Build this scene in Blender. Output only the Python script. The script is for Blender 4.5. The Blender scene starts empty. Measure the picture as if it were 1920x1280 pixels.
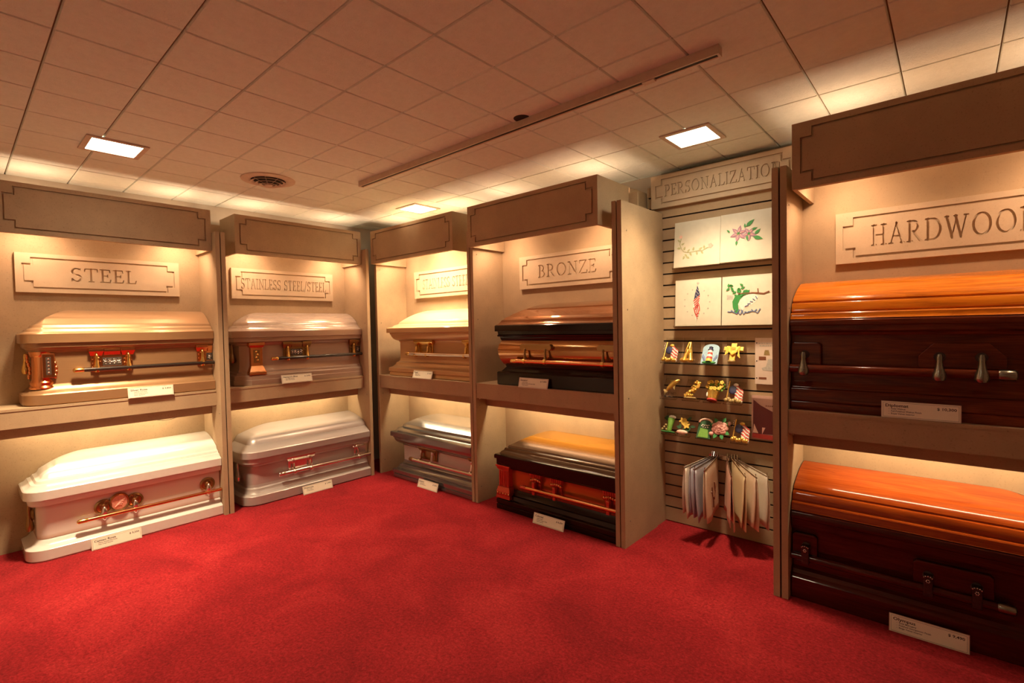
import bpy, bmesh, math, random
import numpy as np
from mathutils import Matrix, Vector, geometry

random.seed(7)
FT = 0.3048
scene = bpy.context.scene
C = scene.collection
PI = math.pi

# ------------------------------------------------------------------ camera
CAM_POS = (7.554, -0.883, 4.478)
YAW, PITCH, ROLL = math.radians(131.547), math.radians(-1.62), math.radians(-1.134)
fwd = Vector((math.cos(PITCH)*math.cos(YAW), math.cos(PITCH)*math.sin(YAW), math.sin(PITCH)))
rgt = Vector((math.sin(YAW), -math.cos(YAW), 0))
upv = rgt.cross(fwd)
r2 = rgt*math.cos(ROLL) + upv*math.sin(ROLL)
u2 = -rgt*math.sin(ROLL) + upv*math.cos(ROLL)
cam_data = bpy.data.cameras.new('camera')
cam_data.sensor_width = 36
cam_data.lens = 933.2/1920*36
cam_data.clip_start = 0.02
cam = bpy.data.objects.new('camera', cam_data)
C.objects.link(cam)
M = Matrix((r2, u2, -fwd)).transposed().to_4x4()
M.translation = Vector(CAM_POS)*FT
cam.matrix_world = M
scene.camera = cam

# ------------------------------------------------------------------ world, exposure
wd = bpy.data.worlds.new('world'); scene.world = wd; wd.use_nodes = True
wd.node_tree.nodes['Background'].inputs[0].default_value = (1.0, 0.8, 0.6, 1)
wd.node_tree.nodes['Background'].inputs[1].default_value = 0.0
scene.view_settings.view_transform = 'Standard'
scene.view_settings.look = 'None'
scene.view_settings.exposure = 0.72
scene.view_settings.gamma = 1.0
scene.view_settings.use_curve_mapping = False

WARM = (1.0, 0.74, 0.46)
WARM_HEAD = (1.0, 0.64, 0.40)
WARM_TUBE = (1.0, 0.76, 0.46)
P_CEIL = 38.0       # watts of each ceiling fixture
P_HEAD = 7.2        # watts of each header reflector lamp
P_UP = 1.9          # watts of the stray light each lamp throws up out of its box
P_TUBE = 2.6        # watts of each shelf tube
E_DIFF = 14.0

# ------------------------------------------------------------------ helpers
def link(o, parent=None):
    C.objects.link(o)
    if parent is not None:
        o.parent = parent
    return o

def tag(o, label=None, cat=None, group=None, kind=None):
    if label: o['label'] = label
    if cat: o['category'] = cat
    if group: o['group'] = group
    if kind: o['kind'] = kind
    return o

def thing(name, label, cat, loc=(0, 0, 0), rz=0.0, group=None, rx=0.0):
    o = bpy.data.objects.new(name, None)
    o.empty_display_size = 0.05
    o.location = Vector(loc)*FT
    o.rotation_euler = (rx, 0, rz)
    link(o)
    return tag(o, label, cat, group)

class MB:
    """collects geometry in feet; build() links it as one mesh object"""
    def __init__(self, mirror=None):
        self.v = []; self.f = []; self.mirror = mirror
    def add(self, vs, fs):
        n = len(self.v); self.v += [tuple(p) for p in vs]
        self.f += [tuple(i+n for i in q) for q in fs]
        return self
    def box(self, x0, x1, y0, y1, z0, z1):
        v = [(x, y, z) for z in (z0, z1) for y in (y0, y1) for x in (x0, x1)]
        return self.add(v, [(0, 2, 3, 1), (4, 5, 7, 6), (0, 1, 5, 4), (2, 6, 7, 3), (0, 4, 6, 2), (1, 3, 7, 5)])
    def frustum(self, a, b):
        """a, b: (x0,x1,y0,y1,z) lower and upper rectangles"""
        v = [(x, y, a[4]) for y in a[2:4] for x in a[0:2]] + [(x, y, b[4]) for y in b[2:4] for x in b[0:2]]
        return self.add(v, [(0, 2, 3, 1), (4, 5, 7, 6), (0, 1, 5, 4), (2, 6, 7, 3), (0, 4, 6, 2), (1, 3, 7, 5)])
    def grid(self, rows, closed=False):
        m = len(rows[0]); v = [p for r in rows for p in r]; f = []
        for i in range(len(rows)-1):
            for j in range(m if closed else m-1):
                k = (j+1) % m
                f.append((i*m+j, i*m+k, (i+1)*m+k, (i+1)*m+j))
        return self.add(v, f)
    def tube(self, pts, r, n=8, caps=True):
        pts = [Vector(p) for p in pts]; rows = []
        rs = r if isinstance(r, (list, tuple)) else [r]*len(pts)
        ref = None
        for i, p in enumerate(pts):
            d = (pts[min(i+1, len(pts)-1)] - pts[max(i-1, 0)])
            d = d.normalized() if d.length > 1e-9 else Vector((0, 0, 1))
            if ref is None:
                ref = Vector((0, 0, 1)) if abs(d.z) < 0.9 else Vector((1, 0, 0))
            a = d.cross(ref).normalized(); b = d.cross(a).normalized()
            ref = -b if b.dot(ref) < 0 else b
            ref = ref - d*ref.dot(d)
            a = d.cross(ref).normalized(); b = ref.normalized()
            rows.append([tuple(p + (a*math.cos(2*PI*k/n) + b*math.sin(2*PI*k/n))*rs[i]) for k in range(n)])
        n0 = len(self.v)
        self.grid(rows, True)
        if caps:
            self.f.append(tuple(n0+k for k in range(n)))
            self.f.append(tuple(n0+(len(pts)-1)*n+k for k in range(n)))
        return self
    def lathe(self, prof, c=(0, 0, 0), n=16, axis='z', arc=2*PI, a0=0.0):
        """prof: (radius, height)"""
        rows = []
        closed = arc > 6.28
        m = n if closed else n+1
        for r, h in prof:
            row = []
            for k in range(m):
                a = a0 + arc*k/n; u, w = r*math.cos(a), r*math.sin(a)
                if axis == 'z': p = (c[0]+u, c[1]+w, c[2]+h)
                elif axis == 'y': p = (c[0]+u, c[1]+h, c[2]+w)
                else: p = (c[0]+h, c[1]+u, c[2]+w)
                row.append(p)
            rows.append(row)
        return self.grid(rows, closed)
    def ball(self, c, r, n=10, m=6):
        rx, ry, rz = (r, r, r) if not isinstance(r, (tuple, list)) else r
        rows = []
        for i in range(m+1):
            t = -PI/2 + PI*i/m
            rows.append([(c[0]+rx*math.cos(t)*math.cos(2*PI*k/n), c[1]+ry*math.cos(t)*math.sin(2*PI*k/n), c[2]+rz*math.sin(t)) for k in range(n)])
        return self.grid(rows, True)
    def plate(self, loops, yf, yb):
        """2D loops in (x,z): first outer, rest holes; front face at yf, walls to yb"""
        pl = [[Vector((p[0], p[1], 0)) for p in lp] for lp in loops]
        tris = geometry.tessellate_polygon(pl)
        flat = [p for lp in loops for p in lp]
        self.add([(p[0], yf, p[1]) for p in flat], [tuple(t) for t in tris])
        for lp in loops:
            n = len(lp)
            self.add([(p[0], yf, p[1]) for p in lp] + [(p[0], yb, p[1]) for p in lp],
                     [(i, (i+1) % n, n+(i+1) % n, n+i) for i in range(n)])
        return self
    def solid(self, loop, yf, yb):
        """closed prism of a 2D outline"""
        self.plate([loop], yf, yb)
        pl = [[Vector((p[0], p[1], 0)) for p in loop]]
        tris = geometry.tessellate_polygon(pl)
        return self.add([(p[0], yb, p[1]) for p in loop], [tuple(t) for t in tris])
    def mesh(self, name, smooth=None, bevel=None):
        me = bpy.data.meshes.new(name)
        v = self.v if self.mirror is None else [(self.mirror-p[0], p[1], p[2]) for p in self.v]
        bm = bmesh.new()
        bv = [bm.verts.new((p[0]*FT, p[1]*FT, p[2]*FT)) for p in v]
        for q in self.f:
            try: bm.faces.new([bv[i] for i in q])
            except ValueError: pass
        bmesh.ops.remove_doubles(bm, verts=bm.verts, dist=1e-5)
        bmesh.ops.dissolve_degenerate(bm, dist=1e-6, edges=bm.edges)
        bmesh.ops.recalc_face_normals(bm, faces=bm.faces)
        if bevel:
            bmesh.ops.bevel(bm, geom=[e for e in bm.edges if len(e.link_faces) == 2 and e.calc_face_angle(0) > 0.6],
                            offset=bevel*FT, segments=2, affect='EDGES', profile=0.6)
        bm.to_mesh(me); bm.free()
        if smooth is not None:
            me.polygons.foreach_set('use_smooth', [True]*len(me.polygons))
            me.set_sharp_from_angle(angle=math.radians(smooth))
        return me
    def build(self, name, mat, parent=None, smooth=None, bevel=None):
        me = self.mesh(name, smooth, bevel)
        me.materials.append(mat)
        return link(bpy.data.objects.new(name, me), parent)

def text_mesh(mb, s, x, z, size, y, align='LEFT', bold=0.0, sx=1.0):
    cu = bpy.data.curves.new('text', 'FONT')
    cu.body = s; cu.size = size; cu.align_x = align; cu.offset = bold; cu.resolution_u = 2
    ob = bpy.data.objects.new('text', cu)
    me = bpy.data.meshes.new_from_object(ob)
    vs = [(x+v.co.x*sx, y, z+v.co.y) for v in me.vertices]
    mb.add(vs, [tuple(p.vertices) for p in me.polygons])
    bpy.data.objects.remove(ob); bpy.data.curves.remove(cu); bpy.data.meshes.remove(me)

# ------------------------------------------------------------------ materials
MATS = {}
def newmat(name):
    m = bpy.data.materials.new(name); m.use_nodes = True
    MATS[name] = m
    nt = m.node_tree
    return m, nt, nt.nodes['Principled BSDF']

def coords(nt, scale=(1, 1, 1), kind='Object'):
    tc = nt.nodes.new('ShaderNodeTexCoord'); mp = nt.nodes.new('ShaderNodeMapping')
    mp.inputs['Scale'].default_value = scale
    nt.links.new(tc.outputs[kind], mp.inputs[0])
    return mp.outputs[0]

def noise(nt, vec, scale, detail=3, rough=0.55, dist=0.0):
    n = nt.nodes.new('ShaderNodeTexNoise')
    n.inputs['Scale'].default_value = scale; n.inputs['Detail'].default_value = detail
    n.inputs['Roughness'].default_value = rough; n.inputs['Distortion'].default_value = dist
    nt.links.new(vec, n.inputs['Vector'])
    return n.outputs[0]

def ramp(nt, fac, stops):
    r = nt.nodes.new('ShaderNodeValToRGB')
    while len(r.color_ramp.elements) < len(stops): r.color_ramp.elements.new(0.5)
    for e, (p, c) in zip(r.color_ramp.elements, stops):
        e.position = p; e.color = (*c, 1)
    nt.links.new(fac, r.inputs[0])
    return r.outputs[0]

def bump(nt, b, h, strength, dist=0.002):
    n = nt.nodes.new('ShaderNodeBump')
    n.inputs['Strength'].default_value = strength; n.inputs['Distance'].default_value = dist
    nt.links.new(h, n.inputs['Height']); nt.links.new(n.outputs[0], b.inputs['Normal'])

def simple(name, col, rough=0.5, metal=0.0, coat=0.0, spec=None, var=0.06, scale=30, trans=0.0, alpha=1.0):
    m, nt, b = newmat(name)
    lo = tuple(max(0, c*(1-var)) for c in col); hi = tuple(min(1, c*(1+var)) for c in col)
    nt.links.new(ramp(nt, noise(nt, coords(nt), scale), [(0.3, lo), (0.7, hi)]), b.inputs['Base Color'])
    b.inputs['Roughness'].default_value = rough; b.inputs['Metallic'].default_value = metal
    b.inputs['Coat Weight'].default_value = coat; b.inputs['Coat Roughness'].default_value = 0.08
    if spec is not None: b.inputs['Specular IOR Level'].default_value = spec
    b.inputs['Transmission Weight'].default_value = trans; b.inputs['Alpha'].default_value = alpha
    return m

def speckled(name, base, dark, light):
    """woven-looking tack panel: flecked beige"""
    m, nt, b = newmat(name)
    v = coords(nt)
    c1 = ramp(nt, noise(nt, v, 130, 4, 0.7), [(0.28, dark), (0.42, base), (0.62, base), (0.78, light)])
    c2 = ramp(nt, noise(nt, v, 6, 3), [(0.3, (0.90, 0.90, 0.90)), (0.7, (1.06, 1.05, 1.03))])
    mx = nt.nodes.new('ShaderNodeMix'); mx.data_type = 'RGBA'; mx.blend_type = 'MULTIPLY'
    mx.inputs[0].default_value = 1
    nt.links.new(c1, mx.inputs[6]); nt.links.new(c2, mx.inputs[7])
    nt.links.new(mx.outputs[2], b.inputs['Base Color'])
    b.inputs['Roughness'].default_value = 0.85
    bump(nt, b, noise(nt, v, 260, 2), 0.25, 0.001)
    return m

M_PANEL = speckled('tack_panel', (0.42, 0.30, 0.18), (0.26, 0.175, 0.10), (0.50, 0.375, 0.24))
M_PLAQUE = speckled('plaque_board', (0.56, 0.43, 0.29), (0.46, 0.34, 0.22), (0.62, 0.49, 0.34))
M_WALL = simple('painted_wall', (0.45, 0.41, 0.34), 0.8, scale=8)
M_DARK = simple('dark_recess', (0.02, 0.016, 0.012), 0.7)
M_SCREW = simple('screw_steel', (0.25, 0.2, 0.15), 0.4, 0.8)

# carpet
m, nt, b = newmat('carpet'); M_CARPET = m
v = coords(nt)
a = ramp(nt, noise(nt, v, 2.2, 5, 0.6, 0.6), [(0.3, (0.22, 0.008, 0.012)), (0.52, (0.33, 0.013, 0.018)), (0.72, (0.44, 0.026, 0.029))])
g = ramp(nt, noise(nt, v, 75, 6, 0.78, 0.4), [(0.30, (0.38, 0.36, 0.36)), (0.52, (1, 1, 1)), (0.74, (1.8, 2.3, 2.3))])
mx = nt.nodes.new('ShaderNodeMix'); mx.data_type = 'RGBA'; mx.blend_type = 'MULTIPLY'; mx.inputs[0].default_value = 1
nt.links.new(a, mx.inputs[6]); nt.links.new(g, mx.inputs[7]); nt.links.new(mx.outputs[2], b.inputs['Base Color'])
b.inputs['Roughness'].default_value = 1.0; b.inputs['Specular IOR Level'].default_value = 0.1
b.inputs['Sheen Weight'].default_value = 0.25; b.inputs['Sheen Tint'].default_value = (0.9, 0.15, 0.15, 1)
bump(nt, b, noise(nt, v, 120, 5, 0.75), 1.0, 0.010)

# ceiling tile
m, nt, b = newmat('ceiling_tile'); M_TILE = m
v = coords(nt)
nt.links.new(ramp(nt, noise(nt, v, 25, 4, 0.7), [(0.25, (0.80, 0.90, 0.84)), (0.7, (0.88, 0.97, 0.91))]), b.inputs['Base Color'])
b.inputs['Roughness'].default_value = 0.9; b.inputs['Specular IOR Level'].default_value = 0.2
bump(nt, b, noise(nt, coords(nt, (1, 1, 1)), 60, 4, 0.6, 2.2), 0.9, 0.005)
M_GAP = simple('tile_backing', (0.22, 0.15, 0.09), 0.9)

def emit(name, col, s):
    m, nt, b = newmat(name)
    b.inputs['Base Color'].default_value = (0.9, 0.88, 0.8, 1)
    b.inputs['Emission Color'].default_value = (*col, 1)
    # prismatic lens pattern gives the glow its slight unevenness
    nn = noise(nt, coords(nt), 60, 2)
    mr = nt.nodes.new('ShaderNodeMapRange'); mr.inputs[3].default_value = s*0.9; mr.inputs[4].default_value = s*1.1
    nt.links.new(nn, mr.inputs[0]); nt.links.new(mr.outputs[0], b.inputs['Emission Strength'])
    return m
M_DIFF = emit('lit_diffuser', (1.0, 0.9, 0.68), E_DIFF)
M_BULB = emit('lit_bulb', (1.0, 0.85, 0.6), 40.0)
M_TUBE = emit('lit_tube', (1.0, 0.86, 0.58), 5.0)
M_TRIM = simple('cream_metal', (0.62, 0.54, 0.43), 0.45)
M_CARD = simple('price_card', (0.86, 0.82, 0.66), 0.55, var=0.02)
M_CARDRIM = simple('clear_card_edge', (0.72, 0.62, 0.5), 0.2)
M_INK = simple('black_ink', (0.02, 0.018, 0.015), 0.6)

def lamp(name, kind, power, col, parent, loc, size=None, size_y=None, rot=None, spread=None, radius=None):
    L = bpy.data.lights.new(name, kind); L.energy = power; L.color = col
    if kind == 'AREA':
        L.shape = 'RECTANGLE'; L.size = size*FT; L.size_y = (size_y or size)*FT
        if spread: L.spread = spread
    elif radius: L.shadow_soft_size = radius*FT
    if kind == 'SPOT': L.spot_size = math.radians(140); L.spot_blend = 0.7
    o = bpy.data.objects.new(name, L); o.location = Vector(loc)*FT
    if rot: o.rotation_euler = rot
    return link(o, parent)

# ------------------------------------------------------------------ room shell
ZC = 7.915
X0, X1, Y0, Y1 = -7.42, 10.0, -1.75, 10.05
fl = MB().box(X0, X1, Y0, Y1, -0.2, 0).build('floor', M_CARPET); tag(fl, 'deep red cut-pile carpet over the whole floor', 'carpet', kind='structure')
def wall(n, *b): tag(MB().box(*b).build(n, M_WALL), kind='structure')
wall('wall_left', X0-0.3, X0, Y0-0.3, Y1+0.3, 0, ZC)
wall('wall_right', X0, X1+0.3, Y1, Y1+0.3, 0, ZC)
wall('wall_near', X0, X1+0.3, Y0-0.3, Y0, 0, ZC)
wall('wall_back', X1, X1+0.3, Y0, Y1, 0, ZC)
ce = MB().box(X0-0.3, X1+0.3, Y0-0.3, Y1+0.3, ZC+0.035, ZC+0.3).build('ceiling', M_GAP); tag(ce, kind='structure')
# one-foot tiles, each its own piece
tm = MB()
g = 0.008; bv = 0.022
tm.frustum((g+bv*0.5, 1-g-bv*0.5, g+bv*0.5, 1-g-bv*0.5, 0), (g, 1-g, g, 1-g, 0.02)).box(g, 1-g, g, 1-g, 0.02, 0.04)
TILE = tm.mesh('ceiling_tile'); TILE.materials.append(M_TILE)
for i in range(-8, 10):
    for j in range(-2, 10):
        o = link(bpy.data.objects.new('ceiling_tile', TILE), ce)
        o.location = Vector((i, j, ZC + random.uniform(-0.0015, 0.0015)))*FT
# strip where the last partial row of tiles meets the right wall
for i in range(-8, 10):
    me = MB().box(i+g, i+1-g, 10+g, 10.05, ZC, ZC+0.04).build('ceiling_tile', M_TILE, ce)

# ------------------------------------------------------------------ bays
LX, RY = -5.83, 7.94                       # front planes of the partitions
DL, DR = 1.27, 1.11                        # depth to the back panels
TH = 0.095
ZT, ZSH = 6.945, 3.08
ROT_L = PI/2
def frame(side, s, z=0.0):
    return ((LX, s, z), ROT_L) if side == 'L' else ((s, RY, z), 0.0)

def bay(side, s0, s1, what, where, ys):
    loc, rz = frame(side, s0); D = DL if side == 'L' else DR
    w = s1 - s0
    t = thing('display_bay', f'{what} beige display bay with one shelf, {where}', 'display unit', loc, rz, 'open display bays along the walls')
    MB().box(TH, w-TH, D, D+0.05, 0, 7.35).build('back_panel', M_PANEL, t)
    back = D+0.05 if side == 'L' else D+0.30
    for x in (0, w-TH):
        p = MB().box(x, x+TH, 0, back, 0, ZT).build('side_panel', M_PANEL, t)
        for z in (0.4, 2.5, 4.7, 6.35):
            xs = x+TH if x == 0 else x
            sg = 1 if x == 0 else -1
            MB().lathe([(0.0, 0.006*sg), (0.014, 0.006*sg), (0.018, 0)], (xs, 0.14, z), 8, 'x').build('screw', M_SCREW, p)
    MB().box(TH+.002, w-TH-.002, ys, D-.002, ZSH-0.05, ZSH).build('shelf_board', M_PANEL, t)
    MB().box(TH+.002, w-TH-.002, ys+0.012, ys+0.075, ZSH-0.385, ZSH-0.052).build('apron', M_PANEL, t)
    MB().box(TH+.002, w-TH-.002, ys+0.36, ys+0.41, ZSH-0.62, ZSH-0.052).build('valance', M_PANEL, t)
    for x in (TH+.003, w-TH-.073):
        MB().box(x, x+0.07, ys+0.08, ys+0.355, ZSH-0.42, ZSH-0.053).build('cleat', M_PANEL, t)
    # strip light under the shelf, tucked behind the valance
    tl = thing('strip_light', f'slim strip light under the shelf of the {where.split(",")[0]} bay', 'light', (loc[0], loc[1], 0), rz, 'strip lights under the shelves')
    MB().box(0.45, w-0.45, ys+0.44, ys+0.62, ZSH-0.14, ZSH-0.055).build('housing', M_TRIM, tl)
    tb = MB().tube([(0.5, ys+0.53, ZSH-0.19), (w-0.5, ys+0.53, ZSH-0.19)], 0.045, 10).build('tube', M_TUBE, tl, smooth=40)
    lamp('tube_glow', 'AREA', P_TUBE, WARM_TUBE, tl, (w/2, ys+0.53, ZSH-0.25), w-1.0, 0.08)
    return t

def notch(x0, x1, z0, z1, nx, nz):
    return [(x0+nx, z0), (x1-nx, z0), (x1-nx, z0+nz), (x1, z0+nz), (x1, z1-nz), (x1-nx, z1-nz), (x1-nx, z1),
            (x0+nx, z1), (x0+nx, z1-nz), (x0, z1-nz), (x0, z0+nz), (x0+nx, z0+nz)]

def header(side, s0, s1, yh, where, rear=None):
    loc, rz = frame(side, s0); D = DL if side == 'L' else DR
    w = s1-s0; z0, z1 = 6.50, 7.49
    t = thing('header_box', f'beige header box with notched groove above the {where}', 'header box', loc, rz, 'header boxes over the display bays')
    fb = MB().box(0, w, yh+0.03, yh+0.09, z0, z1).build('front_board', M_PANEL, t)
    o = notch(0.11, w-0.11, z0+0.085, z1-0.085, 0.15, 0.14)
    i = notch(0.14, w-0.14, z0+0.115, z1-0.115, 0.15, 0.14)
    rect = [(0, z0), (w, z0), (w, z1), (0, z1)]
    MB().plate([rect, o], yh, yh+0.031).build('border', M_PANEL, fb)
    MB().plate([i], yh, yh+0.031).build('inner_panel', M_PANEL, fb)
    for x in (0, w-0.06):
        MB().box(x, x+0.06, yh+0.09, D-0.005, z0, z1).build('side_board', M_PANEL, t)
    if rear:
        MB().box(w-0.06, w, D+0.06, 1.40, z0, z1).build('rear_board', M_PANEL, t)
        MB().box(w-0.075, w-0.01, 1.41, 1.98, z0, z1+0.02).build('rear_board', M_PANEL, t)
    # reflector lamps behind the front board of the open box
    MB().tube([(0.07, yh+0.30, 7.06), (w-0.07, yh+0.30, 7.06)], 0.025, 6).build('lamp_rail', M_TRIM, t)
    for x in (0.55, w-0.55):
        b_ = MB().lathe([(0.035, 6.98), (0.05, 6.95), (0.10, 6.84), (0.11, 6.82), (0.09, 6.83), (0.04, 6.93)], (x, yh+0.30, 0), 14).build('reflector', M_TRIM, t, smooth=40)
        MB().ball((x, yh+0.30, 6.87), (0.06, 0.06, 0.06), 12, 8).build('bulb', M_BULB, b_, smooth=60)
        lamp('reflector_beam', 'SPOT', P_HEAD, WARM_HEAD, t, (x, yh+0.30, 6.80), rot=(math.radians(26), 0, 0), radius=0.09)
        lamp('bulb_glow', 'POINT', P_UP, WARM_HEAD, t, (x, D-0.55, 7.10), radius=0.10)
    return t

YSL, YSR = 0.29, 0.02
bay('L', -0.66, 3.55, 'leftmost', 'STEEL section, against the left wall', YSL)
bay('L', 3.575, 7.68, 'corner', 'STAINLESS STEEL/STEEL section, left of the room corner', YSL)
bay('R', -5.93, -1.655, 'corner', 'STAINLESS STEEL section, right of the room corner', YSR)
bay('R', -1.63, 2.545, 'tall', 'BRONZE section, between stainless and personalization', YSR)
bay('R', 5.488, 9.6, 'rightmost', 'HARDWOOD section, nearest the camera', YSR)
YHL, YHR = 0.238, -0.18
header('L', -0.25, 3.445, YHL, 'STEEL bay')
header('L', 3.987, 7.575, YHL, 'STAINLESS STEEL/STEEL bay')
header('R', -5.825, -2.079, YHR, 'STAINLESS STEEL bay right of the corner')
header('R', -1.514, 2.243, YHR, 'BRONZE bay', rear=True)
header('R', 5.697, 9.4, YHR, 'HARDWOOD bay')

# ------------------------------------------------------------------ engraved lettering
T_, t_ = 0.13, 0.07
def _arc(cx, cz, rx, rz, a0, a1, n=14):
    return [(cx+rx*math.cos(a0+(a1-a0)*k/n), cz+rz*math.sin(a0+(a1-a0)*k/n)) for k in range(n+1)]
def _vary(pts, thick, thin):
    out = []
    for p, q in zip(pts, pts[1:]):
        d = math.hypot(q[0]-p[0], q[1]-p[1]) or 1
        k = abs(q[1]-p[1])/d
        out.append(([p, q], thin+(thick-thin)*k))
    return out
def _foot(x, z, h=0.14): return ([(x-h, z), (x+h, z)], t_)
LETTERS = {
 'I': (0.34, [([(.17, .03), (.17, .97)], T_), _foot(.17, .03), _foot(.17, .97)]),
 'T': (0.80, [([(.40, .03), (.40, .97)], T_), _foot(.40, .03), ([(.05, .97), (.75, .97)], t_), ([(.05, .97), (.03, .78)], t_), ([(.75, .97), (.77, .78)], t_)]),
 'L': (0.68, [([(.17, .03), (.17, .97)], T_), _foot(.17, .97), ([(.03, .03), (.60, .03)], t_), ([(.60, .03), (.65, .23)], t_)]),
 'E': (0.68, [([(.17, .03), (.17, .97)], T_), ([(.03, .03), (.60, .03)], t_), ([(.60, .03), (.64, .22)], t_), ([(.03, .97), (.58, .97)], t_), ([(.58, .97), (.60, .79)], t_), ([(.17, .51), (.46, .51)], t_), ([(.46, .60), (.46, .42)], t_)]),
 'H': (0.92, [([(.18, .03), (.18, .97)], T_), ([(.74, .03), (.74, .97)], T_), ([(.18, .5), (.74, .5)], t_), _foot(.18, .03), _foot(.18, .97), _foot(.74, .03), _foot(.74, .97)]),
 'A': (0.88, [([(.12, .03), (.43, .97)], t_), ([(.43, .97), (.76, .03)], T_), ([(.24, .36), (.63, .36)], t_), _foot(.12, .03, .11), _foot(.76, .03, .11)]),
 'N': (0.94, [([(.17, .03), (.17, .97)], t_), ([(.17, .95), (.77, .05)], T_), ([(.77, .03), (.77, .97)], t_), _foot(.17, .03, .12), _foot(.13, .97, .1), _foot(.77, .97, .12)]),
 'Z': (0.76, [([(.08, .97), (.68, .97)], t_), ([(.08, .97), (.06, .78)], t_), ([(.66, .95), (.08, .05)], T_), ([(.06, .03), (.70, .03)], t_), ([(.70, .03), (.73, .22)], t_)]),
 'W': (1.22, [([(.12, .97), (.38, .03)], T_), ([(.38, .03), (.62, .97)], t_), ([(.56, .97), (.82, .03)], T_), ([(.82, .03), (1.08, .97)], t_), _foot(.12, .97, .1), _foot(.56, .97, .08), _foot(1.08, .97, .1)]),
 'O': (1.00, _vary(_arc(.5, .5, .40, .47, 0, 2*PI, 28), T_, t_*.9)),
 'D': (0.92, [([(.18, .03), (.18, .97)], T_), ([(.05, .97), (.40, .97)], t_), ([(.05, .03), (.40, .03)], t_)] + _vary(_arc(.40, .5, .42, .47, -PI/2, PI/2, 18), T_, t_)),
 'P': (0.72, [([(.18, .03), (.18, .97)], T_), _foot(.18, .03), ([(.05, .97), (.36, .97)], t_), ([(.18, .48), (.36, .48)], t_)] + _vary(_arc(.36, .725, .25, .245, -PI/2, PI/2, 14), T_*.9, t_)),
 'R': (0.86, [([(.18, .03), (.18, .97)], T_), _foot(.18, .03), ([(.05, .97), (.36, .97)], t_), ([(.18, .48), (.36, .48)], t_), ([(.36, .48), (.74, .04)], T_), ([(.70, .03), (.84, .03)], t_)] + _vary(_arc(.36, .725, .25, .245, -PI/2, PI/2, 14), T_*.9, t_)),
 'B': (0.76, [([(.18, .03), (.18, .97)], T_), ([(.05, .97), (.36, .97)], t_), ([(.18, .52), (.38, .52)], t_), ([(.05, .03), (.38, .03)], t_)] + _vary(_arc(.36, .745, .21, .225, -PI/2, PI/2, 14), T_*.9, t_) + _vary(_arc(.38, .275, .27, .245, -PI/2, PI/2, 14), T_*.9, t_)),
 'S': (0.66, _vary(_arc(.33, .73, .22, .24, 0.35, PI*1.0, 10) + _arc(.33, .73, .22, .22, PI*1.0, PI*1.5, 6)[1:] + _arc(.33, .27, .24, .24, PI/2, -PI/2, 10)[1:] + _arc(.33, .27, .25, .24, -PI/2, -PI+.35, 6)[1:], T_, t_) + [([(.54, .82), (.56, .96)], t_), ([(.09, .20), (.06, .03)], t_)]),
 '/': (0.46, [([(.04, -.05), (.42, 1.02)], t_*1.2)]),
 ' ': (0.42, []),
}
def contours(strokes, w, res=0.03):
    """outline of a union of strokes by marching squares"""
    xs = np.arange(-0.15, w+0.2, res); zs = np.arange(-0.18, 1.2, res)
    X, Z = np.meshgrid(xs, zs, indexing='ij')
    F = np.full(X.shape, 9.0)
    for pts, th in strokes:
        for (ax, az), (bx, bz) in zip(pts, pts[1:]):
            dx, dz = bx-ax, bz-az; l2 = dx*dx+dz*dz or 1e-9
            k = np.clip(((X-ax)*dx+(Z-az)*dz)/l2, 0, 1)
            F = np.minimum(F, np.hypot(X-ax-k*dx, Z-az-k*dz) - th/2)
    F = np.where(np.abs(F) < 1e-6, 1e-6, F)
    segs = {}
    def cut(i, j, k, l):
        a, b = F[i, j], F[k, l]; q = a/(a-b)
        return (round(xs[i]+q*(xs[k]-xs[i]), 5), round(zs[j]+q*(zs[l]-zs[j]), 5))
    for i in range(len(xs)-1):
        for j in range(len(zs)-1):
            cs = [(i, j), (i+1, j), (i+1, j+1), (i, j+1)]
            ins = [F[c] < 0 for c in cs]
            if all(ins) or not any(ins): continue
            en, ex = [], []
            for e in range(4):
                p, q = cs[e], cs[(e+1) % 4]
                if ins[e] and not ins[(e+1) % 4]: ex.append(cut(*p, *q))
                elif not ins[e] and ins[(e+1) % 4]: en.append(cut(*p, *q))
            for a_, b_ in zip(ex, en): segs[a_] = b_
    loops = []
    while segs:
        s = next(iter(segs)); lp = []; c = s
        while c in segs:
            lp.append(c); c = segs.pop(c)
        if len(lp) > 4:
            out = []
            for k in range(len(lp)):
                a_, b_, c_ = lp[k-1], lp[k], lp[(k+1) % len(lp)]
                if abs((b_[0]-a_[0])*(c_[1]-b_[1])-(b_[1]-a_[1])*(c_[0]-b_[0])) > 4e-6: out.append(b_)
            loops.append(out)
    return loops
GLYPH = {k: contours(st, w) for k, (w, st) in LETTERS.items() if st}
def area(lp): return 0.5*sum(a[0]*b[1]-b[0]*a[1] for a, b in zip(lp, lp[1:]+lp[:1]))
def inside(p, lp):
    r = False
    for a, b in zip(lp, lp[1:]+lp[:1]):
        if (a[1] > p[1]) != (b[1] > p[1]) and p[0] < (b[0]-a[0])*(p[1]-a[1])/(b[1]-a[1])+a[0]: r = not r
    return r

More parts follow.
